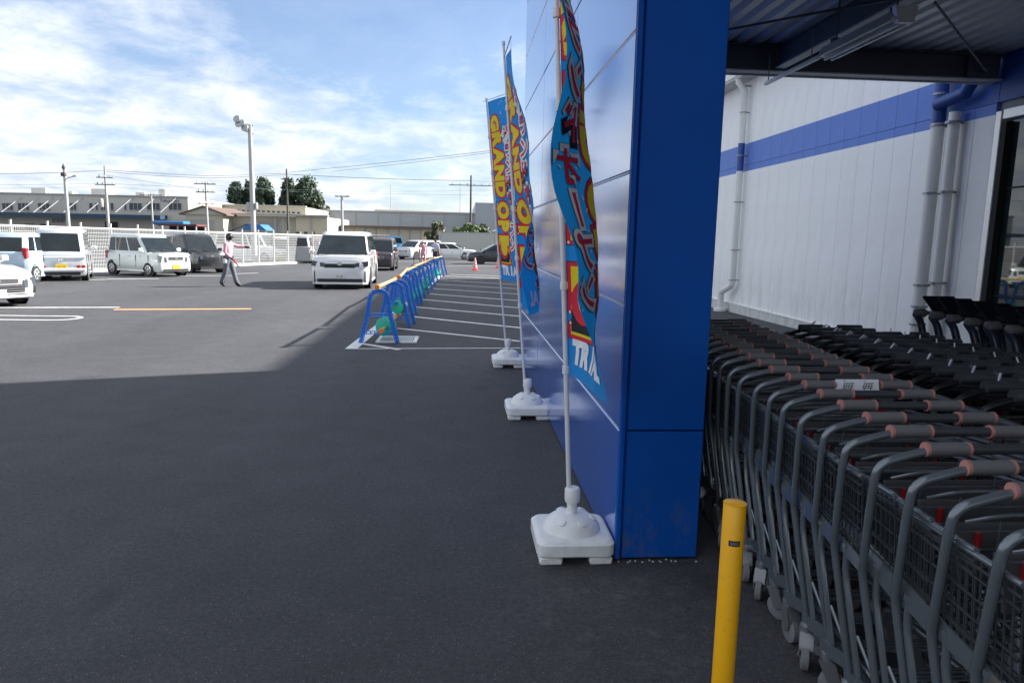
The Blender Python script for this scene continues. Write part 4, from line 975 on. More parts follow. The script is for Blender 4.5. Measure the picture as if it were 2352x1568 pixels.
    if fr.get('grille', True):
        gwid, gh, gzc = fr.get('gw', .46), fr.get('gh', .11), fr.get('gz', lz)
        q = MB(); q.cbox((0, yf-.03, gzc), (W_*gwid, .08, gh), .01); gr = q.build('grille', fr.get('gm', M_TRIM), t)
        for k in range(fr.get('bars', 2)): 
            zz_ = gzc-gh/2+gh*(k+.5)/fr.get('bars', 2) if fr.get('bars', 2) > 1 else gzc+gh*.42; q = MB(); q.box((0, yf+.012, zz_), (W_*gwid*.97, .016, .018)); q.build('bar', M_CHR, gr)
        q = MB(); q.lathe([(.065, -.012), (.065, .012)], 16, (0, yf+.018, gzc+fr.get('ez', .02)), Matrix.Rotation(pi/2, 3, 'X') @ Matrix.Diagonal((1.25, .85, 1))); q.build('emblem', M_CHR, gr)
    if 'plate' in sp:
        plate(t, yf+.012, fr.get('pz', .42), 1, sp['plate'][0], sp['plate'][1], x=fr.get('px', 0)); plate(t, yr-.012, sp.get('rpz', .55), -1, sp['plate'][0], sp['plate'][1])
    for sd in (1, -1):
        if sp.get('round_tail'):
            for k in (0, 1): q = MB(); q.lathe([(.062, -.02), (.062, .03), (.02, .036)], 14, (sd*W_*(.43-.095*k), yr+.02, .50), Matrix.Rotation(pi/2, 3, 'X')); q.build('tail_light', M_LAMPR, t)
        else:
            q = MB(); q.cbox((sd*W_*.445, yr+.09, sp.get('tz', zb-.12)), (W_*.09, .16, sp.get('th', .34)), .02); q.build('tail_light', M_LAMPR, t)
    return t
KEI = dict(L=3.40, W=1.48, H=1.64, zb=.93, zh=.90, ya=.98, yb=.42, yc=-1.52, yd=-1.62, fa=1.02, ra=-1.28, wr=.28, tumble=.84, sides=((.03, .20), (.235, .575), (.61, .96)))
def kd(**k): d = dict(KEI); d.update(k); return d
M_SILV = paint('silver', (0.56, 0.58, 0.60), .2); M_PW = paint('white', (0.74, 0.745, 0.74)); M_PBLK = paint('black', (0.010, 0.011, 0.013))
M_PMINT = paint('pale_mint', (0.60, 0.66, 0.63)); M_PLB = paint('pale_blue', (0.42, 0.53, 0.62), .1); M_PBRN = paint('dark_brown', (0.045, 0.038, 0.040), .2); M_PGRY = paint('grey', (0.30, 0.31, 0.32), .2); M_PRED = paint('maroon', (0.07, 0.012, 0.012))
# white minivan driving in
MINI = dict(L=4.7, W=1.78, H=1.84, zb=1.08, zh=1.01, ya=1.72, yb=.92, yc=-2.10, yd=-2.28, fa=1.46, ra=-1.38, wr=.325, tumble=.80, sides=((.03, .28), (.31, .63), (.66, .96)), zc=.19)
def md(**k): d = dict(MINI); d.update(k); return d
pv = gp(770, 664)
wv = car('white people carrier driving towards the shop past the parking guard', (pv.x+0.04, pv.y+2.25, 0), (0.055, -1), md(paint=M_PW, plate=(M_PLW, '35-87'),
         front=dict(lx=.37, lw=.24, lz=.80, lh=.15, slant=.05, gw=.54, gh=.14, gz=.77, bars=1, ez=.06, pz=.47)), None, 'moving_car')
yf = 2.35
for sd in (1, -1):
    q = MB(); q.cbox((sd*.775, yf-.10, .42), (.045, .16, .36), .01); q.build('intake', M_TRIM, wv)
    q = MB(); q.lathe([(.04, -.01), (.04, .02)], 10, (sd*.70, yf-.02, .33), Matrix.Rotation(pi/2, 3, 'X')); q.build('fog_lamp', M_LAMPW, wv)
q = MB(); q.cbox((0, yf-.02, .31), (1.40, .07, .10), .01); q.build('intake', M_TRIM, wv)
q = MB(); q.prism([(-.86, yf-.16, .19), (.86, yf-.16, .19), (.72, yf+.03, .19), (-.72, yf+.03, .19)], (0, 0, .06)); q.build('lip_spoiler', M_PW, wv)
q = MB(); q.cbox((0, yf-.045, .90), (1.12, .09, .025), .006); q.build('chrome_strip', M_CHR, wv)
# silver grey people carrier behind it, kei cars along the fence ...
p = gp(868, 622); car('dark brown people carrier following the white people carrier', (p.x-0.05, p.y+2.0, 0), (0.02, -1), kd(paint=M_PBRN, L=4.0, W=1.6, H=1.72, ya=1.2, yb=.6, yc=-1.75, yd=-1.9, fa=1.25, ra=-1.25, zb=1.0, zh=.95, front=dict(lz=.78, gz=.72, bars=3, gh=.16)), None, 'moving_car')
def place(px, py, head, back):                      # from the ground contact seen under the wheels to the middle of the car
    p = gp(px, py); hh = Vector((head[0], head[1], 0)).normalized(); return p+hh*back
def car_mid(rx, ry, fx, fy, sp, side):               # from two seen wheel contacts (rear, front) on one side
    a, b = gp(rx, ry), gp(fx, fy); d = (b-a); d.z = 0; d.normalize(); n = Vector((d.y, -d.x, 0)); mid = (a+b)/2+n*side*sp['W']/2; return mid, d
hd = Vector((0.84, -0.54, 0))
a = gp(258, 632); b = gp(352, 636); mid = (a+b)/2; n = Vector((-hd.y, hd.x, 0)).normalized()
car('pale mint kei wagon with a yellow plate parked beside the black kei wagon', mid+n*.70+Vector((-.12, .3, 0)), hd, kd(paint=M_PMINT, plate=(M_PLY, '58-12'), front=dict(lx=.37, lw=.2, lz=.68, lh=.22, gz=.72, gw=.44, gh=.14, bars=3, pz=.40)), 'cars parked at the white fence')
b = gp(477, 628); car('black kei wagon parked at the fence behind the parking guard', b+Vector((-1.05, 1.45, 0)), Vector((.70, -.71, 0)), kd(paint=M_PBLK, H=1.72, front=dict(lx=.38, lw=.18, lz=.72, lh=.2, gz=.74, gw=.42, gh=.12, bars=2)), 'cars parked at the white fence')
pr = gp(143, 646); hv = Vector((-.40, .92, 0)).normalized()
sv = car('silver kei van seen from behind with round tail lamps and a yellow plate', pr+hv*1.75, hv, kd(paint=M_SILV, H=1.78, zb=.98, zh=.95, ya=1.50, yb=1.05, yc=-1.58, yd=-1.66, W=1.48, tumble=.86, fa=.9, ra=-1.25, plate=(M_PLY, '72-15'), round_tail=True, rpz=.50, rwv=.08, sides=((.04, .34), (.38, .68), (.72, .96)), sill=M_SILV, seams=(-.6, .5)), 'cars parked at the white fence')
q = MB(); q.cbox((0, -1.70, .80), (1.42, .05, .05), .015); q.build('tailgate_fold', M_SILV, sv)
q = MB(); q.cbox((0, -1.72, .74), (.20, .03, .07), .02); q.build('tailgate_handle', M_CHR, sv)
q = MB(); q.cbox((0, -1.72, .40), (1.40, .06, .10), .02); q.build('rear_bumper', M_PW, sv)
# nearest cars, cut by the left edge of the view
p = gp(40, 708); hA = Vector((0.84, -0.54, 0)).normalized(); nA = Vector((hA.y, -hA.x, 0))
car('silver car with a white front plate facing the painted bay lines', p-hA*2.0+Vector((-0.42, 0.05, 0)), hA, md(paint=M_SILV, L=4.1, W=1.66, H=1.50, zb=.88, zh=.72, zc=.17, ya=.72, yb=.05, yc=-1.8, yd=-1.98, fa=1.25, ra=-1.25, wr=.29, plate=(M_PLW, '03-21'), front=dict(lx=.38, lw=.16, lz=.50, lh=.20, gz=.56, gw=.5, gh=.10, bars=3, pz=.30, ez=0)), 'cars parked by the painted bay lines')
nc_ = [o for o in bpy.data.objects if o.get('label', '').startswith('silver car with a white front')][0]
q = MB(); q.cbox((0, 2.03, .40), (1.05, .07, .17), .01); it_ = q.build('intake', M_TRIM, nc_)
for k in range(3): q = MB(); q.box((0, 2.07, .35+.05*k), (1.0, .02, .012)); q.build('bar', M_CHR, it_)
q = MB(); q.cbox((0, 2.04, .235), (1.35, .09, .06), .015); q.build('bumper_lip', M_PW, nc_)
for sd in (1, -1): q = MB(); q.cbox((sd*.66, 2.0, .37), (.20, .08, .16), .02); q.build('fog_lamp_surround', M_TRIM, nc_)
p = gp(10, 650); car('pale blue hatchback with tall red tail lamps next to the silver kei van', p+Vector((-0.25, 1.80, 0)), Vector((-.10, .99, 0)), kd(paint=M_PLB, H=1.60, zb=.98, W=1.55, L=3.6, ya=1.1, yb=.5, yc=-1.5, yd=-1.74, tz=.96, th=.34, rwv=.10), 'cars parked by the painted bay lines')
# behind the fence
p = gp(560, 602); car('white people carrier standing behind the fence and the floodlight mast', (p.x, p.y+1.6, 0), (0.97, -.24), md(paint=M_PW, L=4.4, W=1.7, H=1.95, zb=1.05, ya=1.75, yb=1.2, sides=((.03, .3), (.34, .66), (.7, .97))), 'cars standing behind the white fence')
p = gp(632, 604); car('white kei wagon with a yellow plate behind the last fence panels', (p.x, p.y+2.4, 0), (0.12, -1), kd(paint=M_PW, H=1.72, plate=(M_PLY, '16-83')), 'cars standing behind the white fence')
p = gp(676, 605); car('grey topped black people carrier parked at the end of the fence', (p.x, p.y+2.2, 0), (-0.12, 1), md(paint=M_PGRY, W=1.6, H=1.85, L=4.2), 'cars standing behind the white fence')
p = gp(702, 602); car('maroon car with bright tail lamps half hidden by the white people carrier', (p.x, p.y+2.4, 0), (-0.1, 1), md(paint=M_PRED, W=1.7, H=1.65, L=4.2), 'cars beyond the open car park')
# beyond the open car park
p = gp(957, 596); car('silver off-road wagon behind the couple walking', (p.x+.2, p.y+1.7, 0), (-.62, -.78), md(paint=M_SILV, H=1.72, L=4.5, W=1.8, wr=.34), 'cars beyond the open car park')
p = gp(1035, 596); car('white estate car parked side on before the pale panel fence', (p.x, p.y+.9, 0), (0.985, -.17), md(paint=M_PW, H=1.55, L=4.7, W=1.75, zb=.95, zh=.86, ya=1.35, yb=.45, yc=-1.9, yd=-2.2, wr=.32), 'cars beyond the open car park')
p = gp(1100, 607); car('black car pointing left behind the traffic cones', (p.x+1.35, p.y+.9, 0), (-0.99, -.10), md(paint=M_PBLK, H=1.50, L=4.4, W=1.72, zb=.92, zh=.80, ya=1.30, yb=.35, yc=-1.7, yd=-2.0, fa=1.33, ra=-1.3, wr=.31, rim=M_TRIM), 'cars beyond the open car park')
# blue lorry
M_PBLU = paint('blue', (0.06, 0.22, 0.45)); p = gp(905, 581)
tk = thing('lorry', 'small blue flatbed lorry parked beyond the car park', 'lorry', (p.x, p.y, gz(p.y)), R(-60)); sc = 1.0
q = MB(); q.loft([[(-.85, y, z), (.85, y, z), (.85, y2, z2), (-.85, y2, z2)] for y, z, y2, z2 in ((-.75, .45, .85, .45), (-.75, 1.15, .90, 1.15), (-.72, 1.55, .72, 1.55), (-.68, 2.0, .55, 2.0))]); q.build('cab', M_PBLU, tk)
for x_, a_ in ((0, 0),):
    q = MB(); q.prism([(-.74, .90, 1.22), (.74, .90, 1.22), (.72, .60, 1.9), (-.72, .60, 1.9)], (0, .03, 0)); q.build('windshield', M_WIN, tk)
for sd in (-1, 1):
    q = MB(); q.prism([(sd*.84, -.45, 1.22), (sd*.84, .72, 1.22), (sd*.84, .50, 1.85), (sd*.84, -.45, 1.85)], (sd*.03, 0, 0)); q.build('side_window', M_WIN, tk)
    q = MB(); q.cbox((sd*.62, .88, .85), (.3, .06, .16), .02); q.build('headlight', M_LAMPW, tk)
    for yy in (.25, -2.6): q = MB(); q.lathe([(.36, -.12), (.36, .12)], 16, (sd*.72, yy, .36), Matrix.Rotation(pi/2, 3, 'Y')); q.build('wheel', M_TYR, tk)
q = MB(); q.cbox((0, -2.35, .95), (1.75, 3.0, .12), .02); 
for sd in (-1, 1): q.cbox((sd*.86, -2.35, 1.2), (.05, 3.0, .4), .01)
q.box((0, -.92, 1.55), (1.7, .06, 1.1)); q.build('flatbed', M_PBLU, tk)
q = MB(); q.box((0, -1.6, .55), (.7, 4.0, .16)); q.build('chassis', M_TRIM, tk)
q = MB(); q.cbox((0, -2.2, 2.1), (1.5, 2.6, .10), .03); 
for x_ in (-.6, .6):
    for y_ in (-3.2, -1.1): q.tube([(x_, y_, 1.0), (x_, y_, 2.1)], .03, 6)
q.build('load_rack', M_PGRY, tk)
# ------------------------------------------------------------------ people
M_SKIN = mat('skin', (0.42, 0.23, 0.16), 0.6); M_HAIR = mat('hair_black', (0.012, 0.010, 0.009), 0.6)
M_SHOE = mat('shoe_black', (0.014, 0.014, 0.015), 0.5); M_GLOVE = mat('glove_black', (0.012, 0.012, 0.013), 0.7)
def cloth(n, c): return mat('cloth_'+n, c, 0.85, var=0.12, vscale=9, bump=0.3, bscale=25)
def person(label, loc, face_dir, J, mats_, female=False, group=None, sleeves='short'):
    """J: joint positions in metres, x = right of the figure, y = forwards"""
    t = thing('person', label, 'person', loc, atan2(-face_dir[0], face_dir[1]), group)
    verts = []; edges = []; rad = []; segm = []
    def v(p, r): verts.append(Vector(p)); rad.append(r); return len(verts)-1
    def e(a, b, m_): edges.append((a, b)); segm.append((verts[a], verts[b], m_))
    sh = .88 if female else 1.0
    pel = v(J['pelvis'], .150); wst = v(J['waist'], .140*sh); che = v(J['chest'], .158*sh); nk0 = v(J['neck'], .058); nk1 = v(J['chin'], .052); hd = v(J['head'], .086); ht = v(J['crown'], .062)
    e(pel, wst, 'top'); e(wst, che, 'top'); e(che, nk0, 'top'); e(nk0, nk1, 'skin'); e(nk1, hd, 'skin'); e(hd, ht, 'skin')
    nose = v(Vector(J['head'])+Vector(J.get('look', (0, 1, 0)))*.105+Vector((0, 0, -.012)), .014); e(hd, nose, 'skin')
    for s in ('l', 'r'):
        k = -1 if s == 'l' else 1
        a = v(J['sh_'+s], .072*sh); b = v(J['el_'+s], .056*sh); c = v(J['wr_'+s], .040*sh); e(che, a, 'top'); e(a, b, 'top'); e(b, c, 'top' if sleeves == 'long' else 'skin')
        d = (verts[c]-verts[b]).normalized(); hnd = v(verts[c]+d*.07, .034); e(c, hnd, 'hand')
        side = d.cross(Vector((k, 0, 0.2))).normalized(); 
        for q_, ln in ((-.024, .060), (-.008, .072), (.008, .068), (.024, .054)):
            f1 = v(verts[hnd]+d*.038+side*q_, .0095); f2 = v(verts[f1]+d*ln*.55+Vector((-k*.012, 0, -.008)), .008); e(hnd, f1, 'hand'); e(f1, f2, 'hand')
        th = v(verts[c]+d*.045+side*.042, .011); e(c, th, 'hand')
        hp = v(J['hip_'+s], .106); kn = v(J['kn_'+s], .080 if J.get('trousers', True) else .062); an = v(J['an_'+s], .064 if J.get('trousers', True) else .044); to = v(J['to_'+s], .036)
        e(pel, hp, 'leg'); e(hp, kn, 'leg'); e(kn, an, 'leg' if J.get('trousers', True) else 'skin'); e(an, to, 'shoe')
        hl = v(verts[an]+(verts[an]-verts[to]).normalized()*.04+Vector((0, 0, -.035)), .034); e(an, hl, 'shoe')
    me = bpy.data.meshes.new('body'); me.from_pydata([tuple(q) for q in verts], edges, [])
    o = bpy.data.objects.new('body', me); C.objects.link(o); md_ = o.modifiers.new('skin', 'SKIN'); md_.use_smooth_shade = True
    for i, r in enumerate(rad): me.skin_vertices[0].data[i].radius = (r, r)
    for i in (wst, che, pel): me.skin_vertices[0].data[i].radius = (rad[i]*1.16, rad[i]*.82)
    me.skin_vertices[0].data[pel].use_root = True
    s2 = o.modifiers.new('sub', 'SUBSURF'); s2.levels = 1; s2.render_levels = 1
    dg = bpy.context.evaluated_depsgraph_get(); nm = bpy.data.meshes.new_from_object(o.evaluated_get(dg)); bpy.data.objects.remove(o)
    keys = list(mats_); nm.materials.clear()
    for k in keys: nm.materials.append(mats_[k])
    for p in nm.polygons:
        c = p.center; best = None
        for a, b, m_ in segm:
            ab = b-a; k = max(0, min(1, (c-a).dot(ab)/max(ab.length_squared, 1e-9))); dd = (c-(a+ab*k)).length
            if best is None or dd < best[0]: best = (dd, m_)
        m_ = best[1]
        if m_ == 'top' and c.z < J['pelvis'][2]-.0: m_ = 'leg'
        p.material_index = keys.index(m_); p.use_smooth = True
    zlow = min(q.co.z for q in nm.vertices)
    bo = bpy.data.objects.new('body', nm); C.objects.link(bo); bo.parent = t; bo.location.z = -zlow
    for q in (t,): q.location.z = loc[2]
    # face and hair
    hdp = Vector(J['head'])+Vector((0, 0, -zlow)); lk = Vector(J.get('look', (0, 1, 0))).normalized(); sd = lk.cross(Vector((0, 0, 1))).normalized()
    for s in (-1, 1): q = MB(); q.lathe([(.004, -.011), (.011, 0), (.004, .011)], 8, hdp+lk*.081+sd*(s*.032)+Vector((0, 0, .018))); q.build('eye', M_HAIR, t)
    q = MB(); q.tube([hdp+lk*.080+sd*-.022+Vector((0, 0, -.052)), hdp+lk*.080+sd*.022+Vector((0, 0, -.052))], .006, 6); q.build('mouth', mat('lip', (.30, .10, .09), .6), t)
    for s in (-1, 1): q = MB(); q.lathe([(.008, -.026), (.018, 0), (.008, .026)], 8, hdp+sd*(s*.088)); q.build('ear', M_SKIN, t)
    return t, hdp, lk, sd, -zlow
def skull(rx, rz, z0, n=16, m_=8):                 # rounded shell over the head from height z0 up
    q = []
    for j in range(m_+1):
        a = z0+(pi/2-z0)*j/m_; q.append((max(.004, rx*cos(a)), rz*sin(a)))
    return q
def walk(h=1.0, stride=.22, lean=.02):
    return dict(pelvis=(0, 0, .93*h), waist=(0, .01, 1.06*h), chest=(0, lean, 1.28*h), neck=(0, lean+.01, 1.44*h), chin=(0, lean+.03, 1.51*h), head=(0, lean+.045, 1.585*h), crown=(0, lean+.04, 1.66*h),
                sh_l=(-.185, lean, 1.37*h), sh_r=(.185, lean, 1.37*h), el_l=(-.235, lean-.03, 1.11*h), el_r=(.235, lean-.03, 1.11*h), wr_l=(-.24, .10, .90*h), wr_r=(.24, .04, .88*h),
                hip_l=(-.09, 0, .88*h), hip_r=(.09, 0, .88*h), kn_l=(-.10, stride*.55, .50*h), kn_r=(.10, -stride*.30, .50*h), an_l=(-.10, stride, .10*h), an_r=(.10, -stride*1.15, .13*h), to_l=(-.11, stride+.15, .045*h), to_r=(.11, -stride*1.15+.14, .04*h))
# parking guard pointing to the right
J = walk(1.0, .20, .03)
J.update(el_l=(-.30, .20, 1.29), wr_l=(-.30, .44, 1.28), el_r=(.24, .02, 1.10), wr_r=(.21, .20, .95), look=(0.0, 1, -.10))
pg = gp(527, 658)
gt, hp_, lk, sd, zo = person('parking guard in a pale pink shirt and black cap with one arm held out', (pg.x, pg.y, gz(pg.y)), (0.985, -.17), J,
     dict(top=cloth('pale_pink', (0.52, 0.28, 0.34)), skin=M_SKIN, hand=M_GLOVE, leg=cloth('slate_grey', (0.10, 0.115, 0.135)), shoe=M_SHOE), sleeves='long')
q = MB(); q.lathe(skull(.104, .125, -.05), 18, hp_+Vector((0, -.005, .02))); q.prism([hp_+lk*.085+sd*-.07+Vector((0, 0, .025)), hp_+lk*.17+sd*-.05+Vector((0, 0, .005)), hp_+lk*.17+sd*.05+Vector((0, 0, .005)), hp_+lk*.085+sd*.07+Vector((0, 0, .025))], (0, 0, .012)); q.build('cap', M_SHOE, gt, smooth=40)
q = MB(); q.lathe([(.06, -.09), (.096, -.04), (.102, .02), (.09, .06)], 16, hp_+lk*-.022+Vector((0, 0, 0))); q.build('hair', M_HAIR, gt, smooth=60)
q = MB(); q.cbox((0, 0, .955+zo), (.31, .24, .045), .015); q.build('belt', M_SHOE, gt)
q = MB(); q.cbox((.17, -.02, .84+zo), (.07, .12, .17), .03); q.build('pouch', M_FW, gt)
bt = thing('baton', 'red signal baton with a black grip held by the parking guard', 'signal baton', gt.location + Vector((0, 0, 0)), gt.rotation_euler.z)
q = MB(); q.tube([(.21, .25, .92+zo), (.22, .40, .74+zo)], .022, 10); q.build('light_tube', M_RED, bt, smooth=40)
q = MB(); q.tube([(.215, .40, .74+zo), (.222, .45, .66+zo)], .018, 8); q.build('grip', M_SHOE, bt, smooth=40)
# couple walking away
pc = gp(972, 612); J = walk(.98, .16, .0); J['trousers'] = False
w1, hp_, lk, sd, zo = person('woman in a pink top walking away with a black trolley', (pc.x, pc.y, gz(pc.y)), (-.15, 1), J, dict(top=cloth('pink', (0.62, 0.27, 0.32)), skin=M_SKIN, hand=M_SKIN, leg=cloth('rose', (0.55, 0.26, 0.30)), shoe=M_SHOE), True, 'people walking across the car park')
q = MB(); q.lathe(skull(.108, .115, -.3), 16, hp_+Vector((0, -.01, .02))); q.lathe([(.17, .0), (.16, .02), (.10, .03)], 16, hp_+Vector((0, 0, .02))); q.build('hat', mat('hat_pale', (.50, .47, .48), .8), w1, smooth=40)
pc = gp(1000, 610); w2, hp_, lk, sd, zo = person('man in a lavender shirt and dark trousers walking beside the woman in pink', (pc.x, pc.y, gz(pc.y)), (.05, 1), walk(1.03, .14, .0), dict(top=cloth('lavender', (0.42, 0.42, 0.55)), skin=M_SKIN, hand=M_SKIN, leg=cloth('dark', (0.03, 0.035, 0.05)), shoe=M_SHOE), False, 'people walking across the car park')
q = MB(); q.lathe(skull(.098, .105, -.5), 16, hp_+lk*-.012+Vector((0, 0, .015))); q.build('hair', M_HAIR, w2, smooth=60)
pc = gp(694, 603); w3, hp_, lk, sd, zo = person('woman in black with long dark hair standing by the maroon car', (pc.x, pc.y, gz(pc.y)), (.8, -.6), walk(.99, .08, .0), dict(top=cloth('black', (0.015, 0.015, 0.018)), skin=M_SKIN, hand=M_SKIN, leg=cloth('black2', (0.02, 0.02, 0.024)), shoe=M_SHOE), True, 'people walking across the car park')
q = MB(); q.lathe([(.09, -.28), (.115, -.12), (.112, .03), (.085, .09), (.02, .118)], 16, hp_+lk*-.035); q.build('hair', M_HAIR, w3, smooth=60)
pt_ = gp(957, 615); tl = thing('folding_trolley', 'black folding trolley pushed by the woman in pink', 'trolley', (pt_.x, pt_.y, gz(pt_.y)), .3)
q = MB()
for x_ in (-.18, .18): q.tube([(x_, 0, .12), (x_, -.10, 1.0)], .016, 6)
q.tube([(-.18, -.10, 1.0), (.18, -.10, 1.0)], .016, 6); q.tube([(-.18, -.05, .55), (.18, -.05, .55)], .012, 6); q.build('handle_frame', M_TRIM, tl)
q = MB(); q.cbox((0, .25, .14), (.42, .55, .03), .008); q.build('platform', M_TRIM, tl)
for x_ in (-.19, .19):
    for y_ in (.02, .48): q = MB(); q.lathe([(.06, -.015), (.06, .015)], 12, (x_, y_, .06), Matrix.Rotation(pi/2, 3, 'Y')); q.build('wheel', M_TRIM, tl)

# ------------------------------------------------------------------ white mesh fence on a kerb
M_FEN = mat('fence_white', (0.54, 0.545, 0.53), 0.45); M_KERB = mat('kerb_concrete', (0.50, 0.49, 0.46), 0.85, var=0.1, vscale=3)
fa, fb = gp(-60, 636), gp(662, 606)
fn = thing('mesh_fence', 'long white welded mesh fence on a low concrete kerb behind the parked cars', 'fence', (0, 0, 0))
d = fb-fa; d.z = 0; ln = d.length; d.normalize(); npan = 13; pw = ln/npan; FH = 1.85; ang = atan2(d.y, d.x)
q = MB()
for i in range(19): q.tube([(pw*(i+.0)/18+.0, 0, .14), (pw*i/18, 0, FH)], .008, 4, caps=False)
for j in range(12):
    z = .16+(FH-.2)*j/11; q.tube([(0.02, .012, z), (pw-.02, .012, z)], .0085, 4, caps=False)
q.box((pw/2, 0, FH+.01), (pw, .05, .045)); pan_me = q.mesh('mesh_panel', M_FEN)
q = MB(); q.box((0, 0, FH/2+.1), (.065, .065, FH+.14)); q.box((0, 0, FH+.2), (.075, .075, .05)); post_me = q.mesh('post', M_FEN)
for i in range(npan+1):
    p = fa+d*(pw*i); zg = gz(p.y)
    link('post', post_me, fn, (p.x, p.y, zg))
    if i < npan: o = link('mesh_panel', pan_me, fn, (p.x, p.y, zg), (0, atan2(zg-gz((fa+d*(pw*(i+1))).y), pw), ang))
# return of the fence going back from the corner
d2 = Vector((.30, .955, 0)); 
for i in range(5):
    p = fb+d2*(pw*i); zg = gz(p.y)
    if i: link('post', post_me, fn, (p.x, p.y, zg))
    if i < 4: link('mesh_panel', pan_me, fn, (p.x, p.y, zg), (0, 0, atan2(d2.y, d2.x)))
kb = MB()
for a_, b_2 in ((fa, fb), (fb, fb+d2*(pw*4))):
    dd = (b_2-a_).normalized(); n_ = Vector((-dd.y, dd.x, 0))*.1; k = 8; P = [a_+(b_2-a_)*(i/k) for i in range(k+1)]
    kb.loft([[(p.x+sx*n_.x, p.y+sx*n_.y, gz(p.y)+h_) for sx, h_ in ((1, -.05), (1, .12), (-1, .12), (-1, -.05))] for p in P])
tag(kb.build('kerb', M_KERB), kind='structure')

# ------------------------------------------------------------------ buildings across the road
M_FGREY = mat('factory_grey', (0.53, 0.50, 0.44), 0.8, var=0.05, vscale=.3); M_FDK = mat('factory_lower', (0.42, 0.41, 0.38), 0.8, var=0.05, vscale=.3)
M_FBLU = mat('blue_awning', (0.018, 0.05, 0.09), 0.5); M_GLZ = mat('far_glass', (0.03, 0.04, 0.05), 0.08); M_FRM = mat('far_frame', (0.42, 0.43, 0.43), 0.5)
M_CREAM = mat('cream_wall', (0.56, 0.50, 0.36), 0.8, var=0.04, vscale=.4); M_CREAM2 = mat('pale_cream_wall', (0.45, 0.42, 0.34), 0.8, var=0.04, vscale=.4)
M_SHUT = mat('shutter', (0.33, 0.325, 0.30), 0.6); M_ROOFG = mat('roof_grey', (0.33, 0.33, 0.33), 0.6); M_BRWN = mat('roof_brown', (0.13, 0.09, 0.07), 0.7)
M_RIB = mat('ribbed_grey', (0.36, 0.39, 0.42), 0.5, 0.1, var=0.04, vscale=.4); M_BEIGE = mat('beige_block', (0.52, 0.42, 0.28), 0.8)
M_TENT = mat('tent_blue', (0.03, 0.15, 0.36), 0.5); M_DKSHED = mat('shed_dark', (0.03, 0.03, 0.035), 0.7); M_RUST = mat('rust_red', (0.13, 0.035, 0.03), 0.7)
GZF = gz(200)
def facade(name, label, cat, x0, x1, ytop, Y, depth, m, xtop=None):
    a = atY(x0, ytop, Y); b = atY(x1, ytop if xtop is None else xtop, Y); h = (a.z+b.z)/2-GZF; wd = b.x-a.x
    t = thing(name, label, cat, ((a.x+b.x)/2, Y, GZF)); box_thing_part('wall', m, t, (0, depth/2, h/2), (wd, depth, h)); return t, wd, h
def loc_of(t, x, y): p = atY(x, y, t.location.y); return p.x-t.location.x, p.z-t.location.z
def win(t, x0, y0, x1, y1, n=2, m=M_GLZ, fr=M_FRM, name='window'):
    a = loc_of(t, x0, y0); b = loc_of(t, x1, y1); wd, h = b[0]-a[0], a[1]-b[1]; cx, cz = (a[0]+b[0])/2, (a[1]+b[1])/2
    q = MB(); q.box((cx, -.02, cz+h/2), (wd+.1, .14, .07)); q.box((cx, -.02, cz-h/2), (wd+.1, .18, .07))
    for i in range(n+1): q.box((a[0]+wd*i/n, -.02, cz), (.07, .12, h))
    f = q.build(name, fr, t); q = MB(); q.box((cx, -.01, cz), (wd, .06, h)); q.build('pane', m, f); return f
t, wd, h = facade('factory', 'long grey two storey factory with blue loading canopy and slanted braces', 'building', -160, 431, 447, 112, 40, M_FGREY)
hh_ = loc_of(t, 200, 489)[1]
box_thing_part('parapet', M_ROOFG, t, (0, .05, h+.06), (wd+.2, .5, .16))
for k, (x0, x1) in enumerate(((-100, -60), (14, 50), (64, 100), (127, 168), (222, 246), (291, 322), (327, 342), (358, 370), (398, 410), (418, 428))): pass
for (x0, x1, n) in ((-120, -85, 3), (-50, -15, 3), (14, 50, 3), (63, 101, 3), (127, 166, 3), (219, 250, 3), (289, 302, 1), (308, 318, 1), (325, 342, 2), (356, 368, 1), (399, 408, 1), (415, 457, 3), (471, 514, 3), (540, 582, 3)):
    win(t, 5+(x0-14)*.727 if x0 > 0 else x0, 466, 5+(x1-14)*.727 if x0 > 0 else x1, 483, n)
for xs_ in (-90, -40, 28, 80, 125, 155, 215, 285, 370, 440, 505):
    x0 = 5+xs_*.75; a = loc_of(t, x0+24, 453); b = loc_of(t, x0, 489); q = MB(); q.tube([(a[0], -.1, a[1]), (b[0], -2.4, b[1])], .06, 5); q.build('brace', M_FRM, t)
ax0, ax1 = loc_of(t, -160, 490)[0], loc_of(t, 384, 490)[0]; az = loc_of(t, 200, 496)[1]
q = MB(); q.prism([(ax0, -.05, az+.35), (ax0, -2.6, az+.25), (ax0, -2.6, az-.35), (ax0, -.05, az-.2)], (ax1-ax0, 0, 0)); q.build('awning', M_FBLU, t)
for x0, x1, m_, y0 in ((58, 80, M_DKSHED, 514), (92, 115, M_DKSHED, 514), (241, 272, M_DKSHED, 509)): win(t, x0, y0, x1, 526, 1, m_, M_SHUT, 'loading_door')
for x0 in (120, 130, 140): win(t, x0, 502, x0+8, 511, 1)
for x0, w_, h_ in ((60, 2.2, 1.1), (130, 1.2, .7), (205, 2.6, 1.2), (300, 1.4, .8), (352, 1.0, 1.4)):
    a = loc_of(t, x0, 447); q = MB(); q.cbox((a[0], 4, h+h_/2), (w_, 1.6, h_), .05); q.tube([(a[0]+w_*.7, 4, h), (a[0]+w_*.7, 4, h+h_*.8)], .12, 8); q.build('roof_unit', M_FRM, t)
V, F = text_geo('Yokuryoku', 1.0, .01); a = loc_of(t, 389, 462); wx = (loc_of(t, 412, 462)[0]-loc_of(t, 368, 462)[0]); vw = max(v.x for v in V)*2
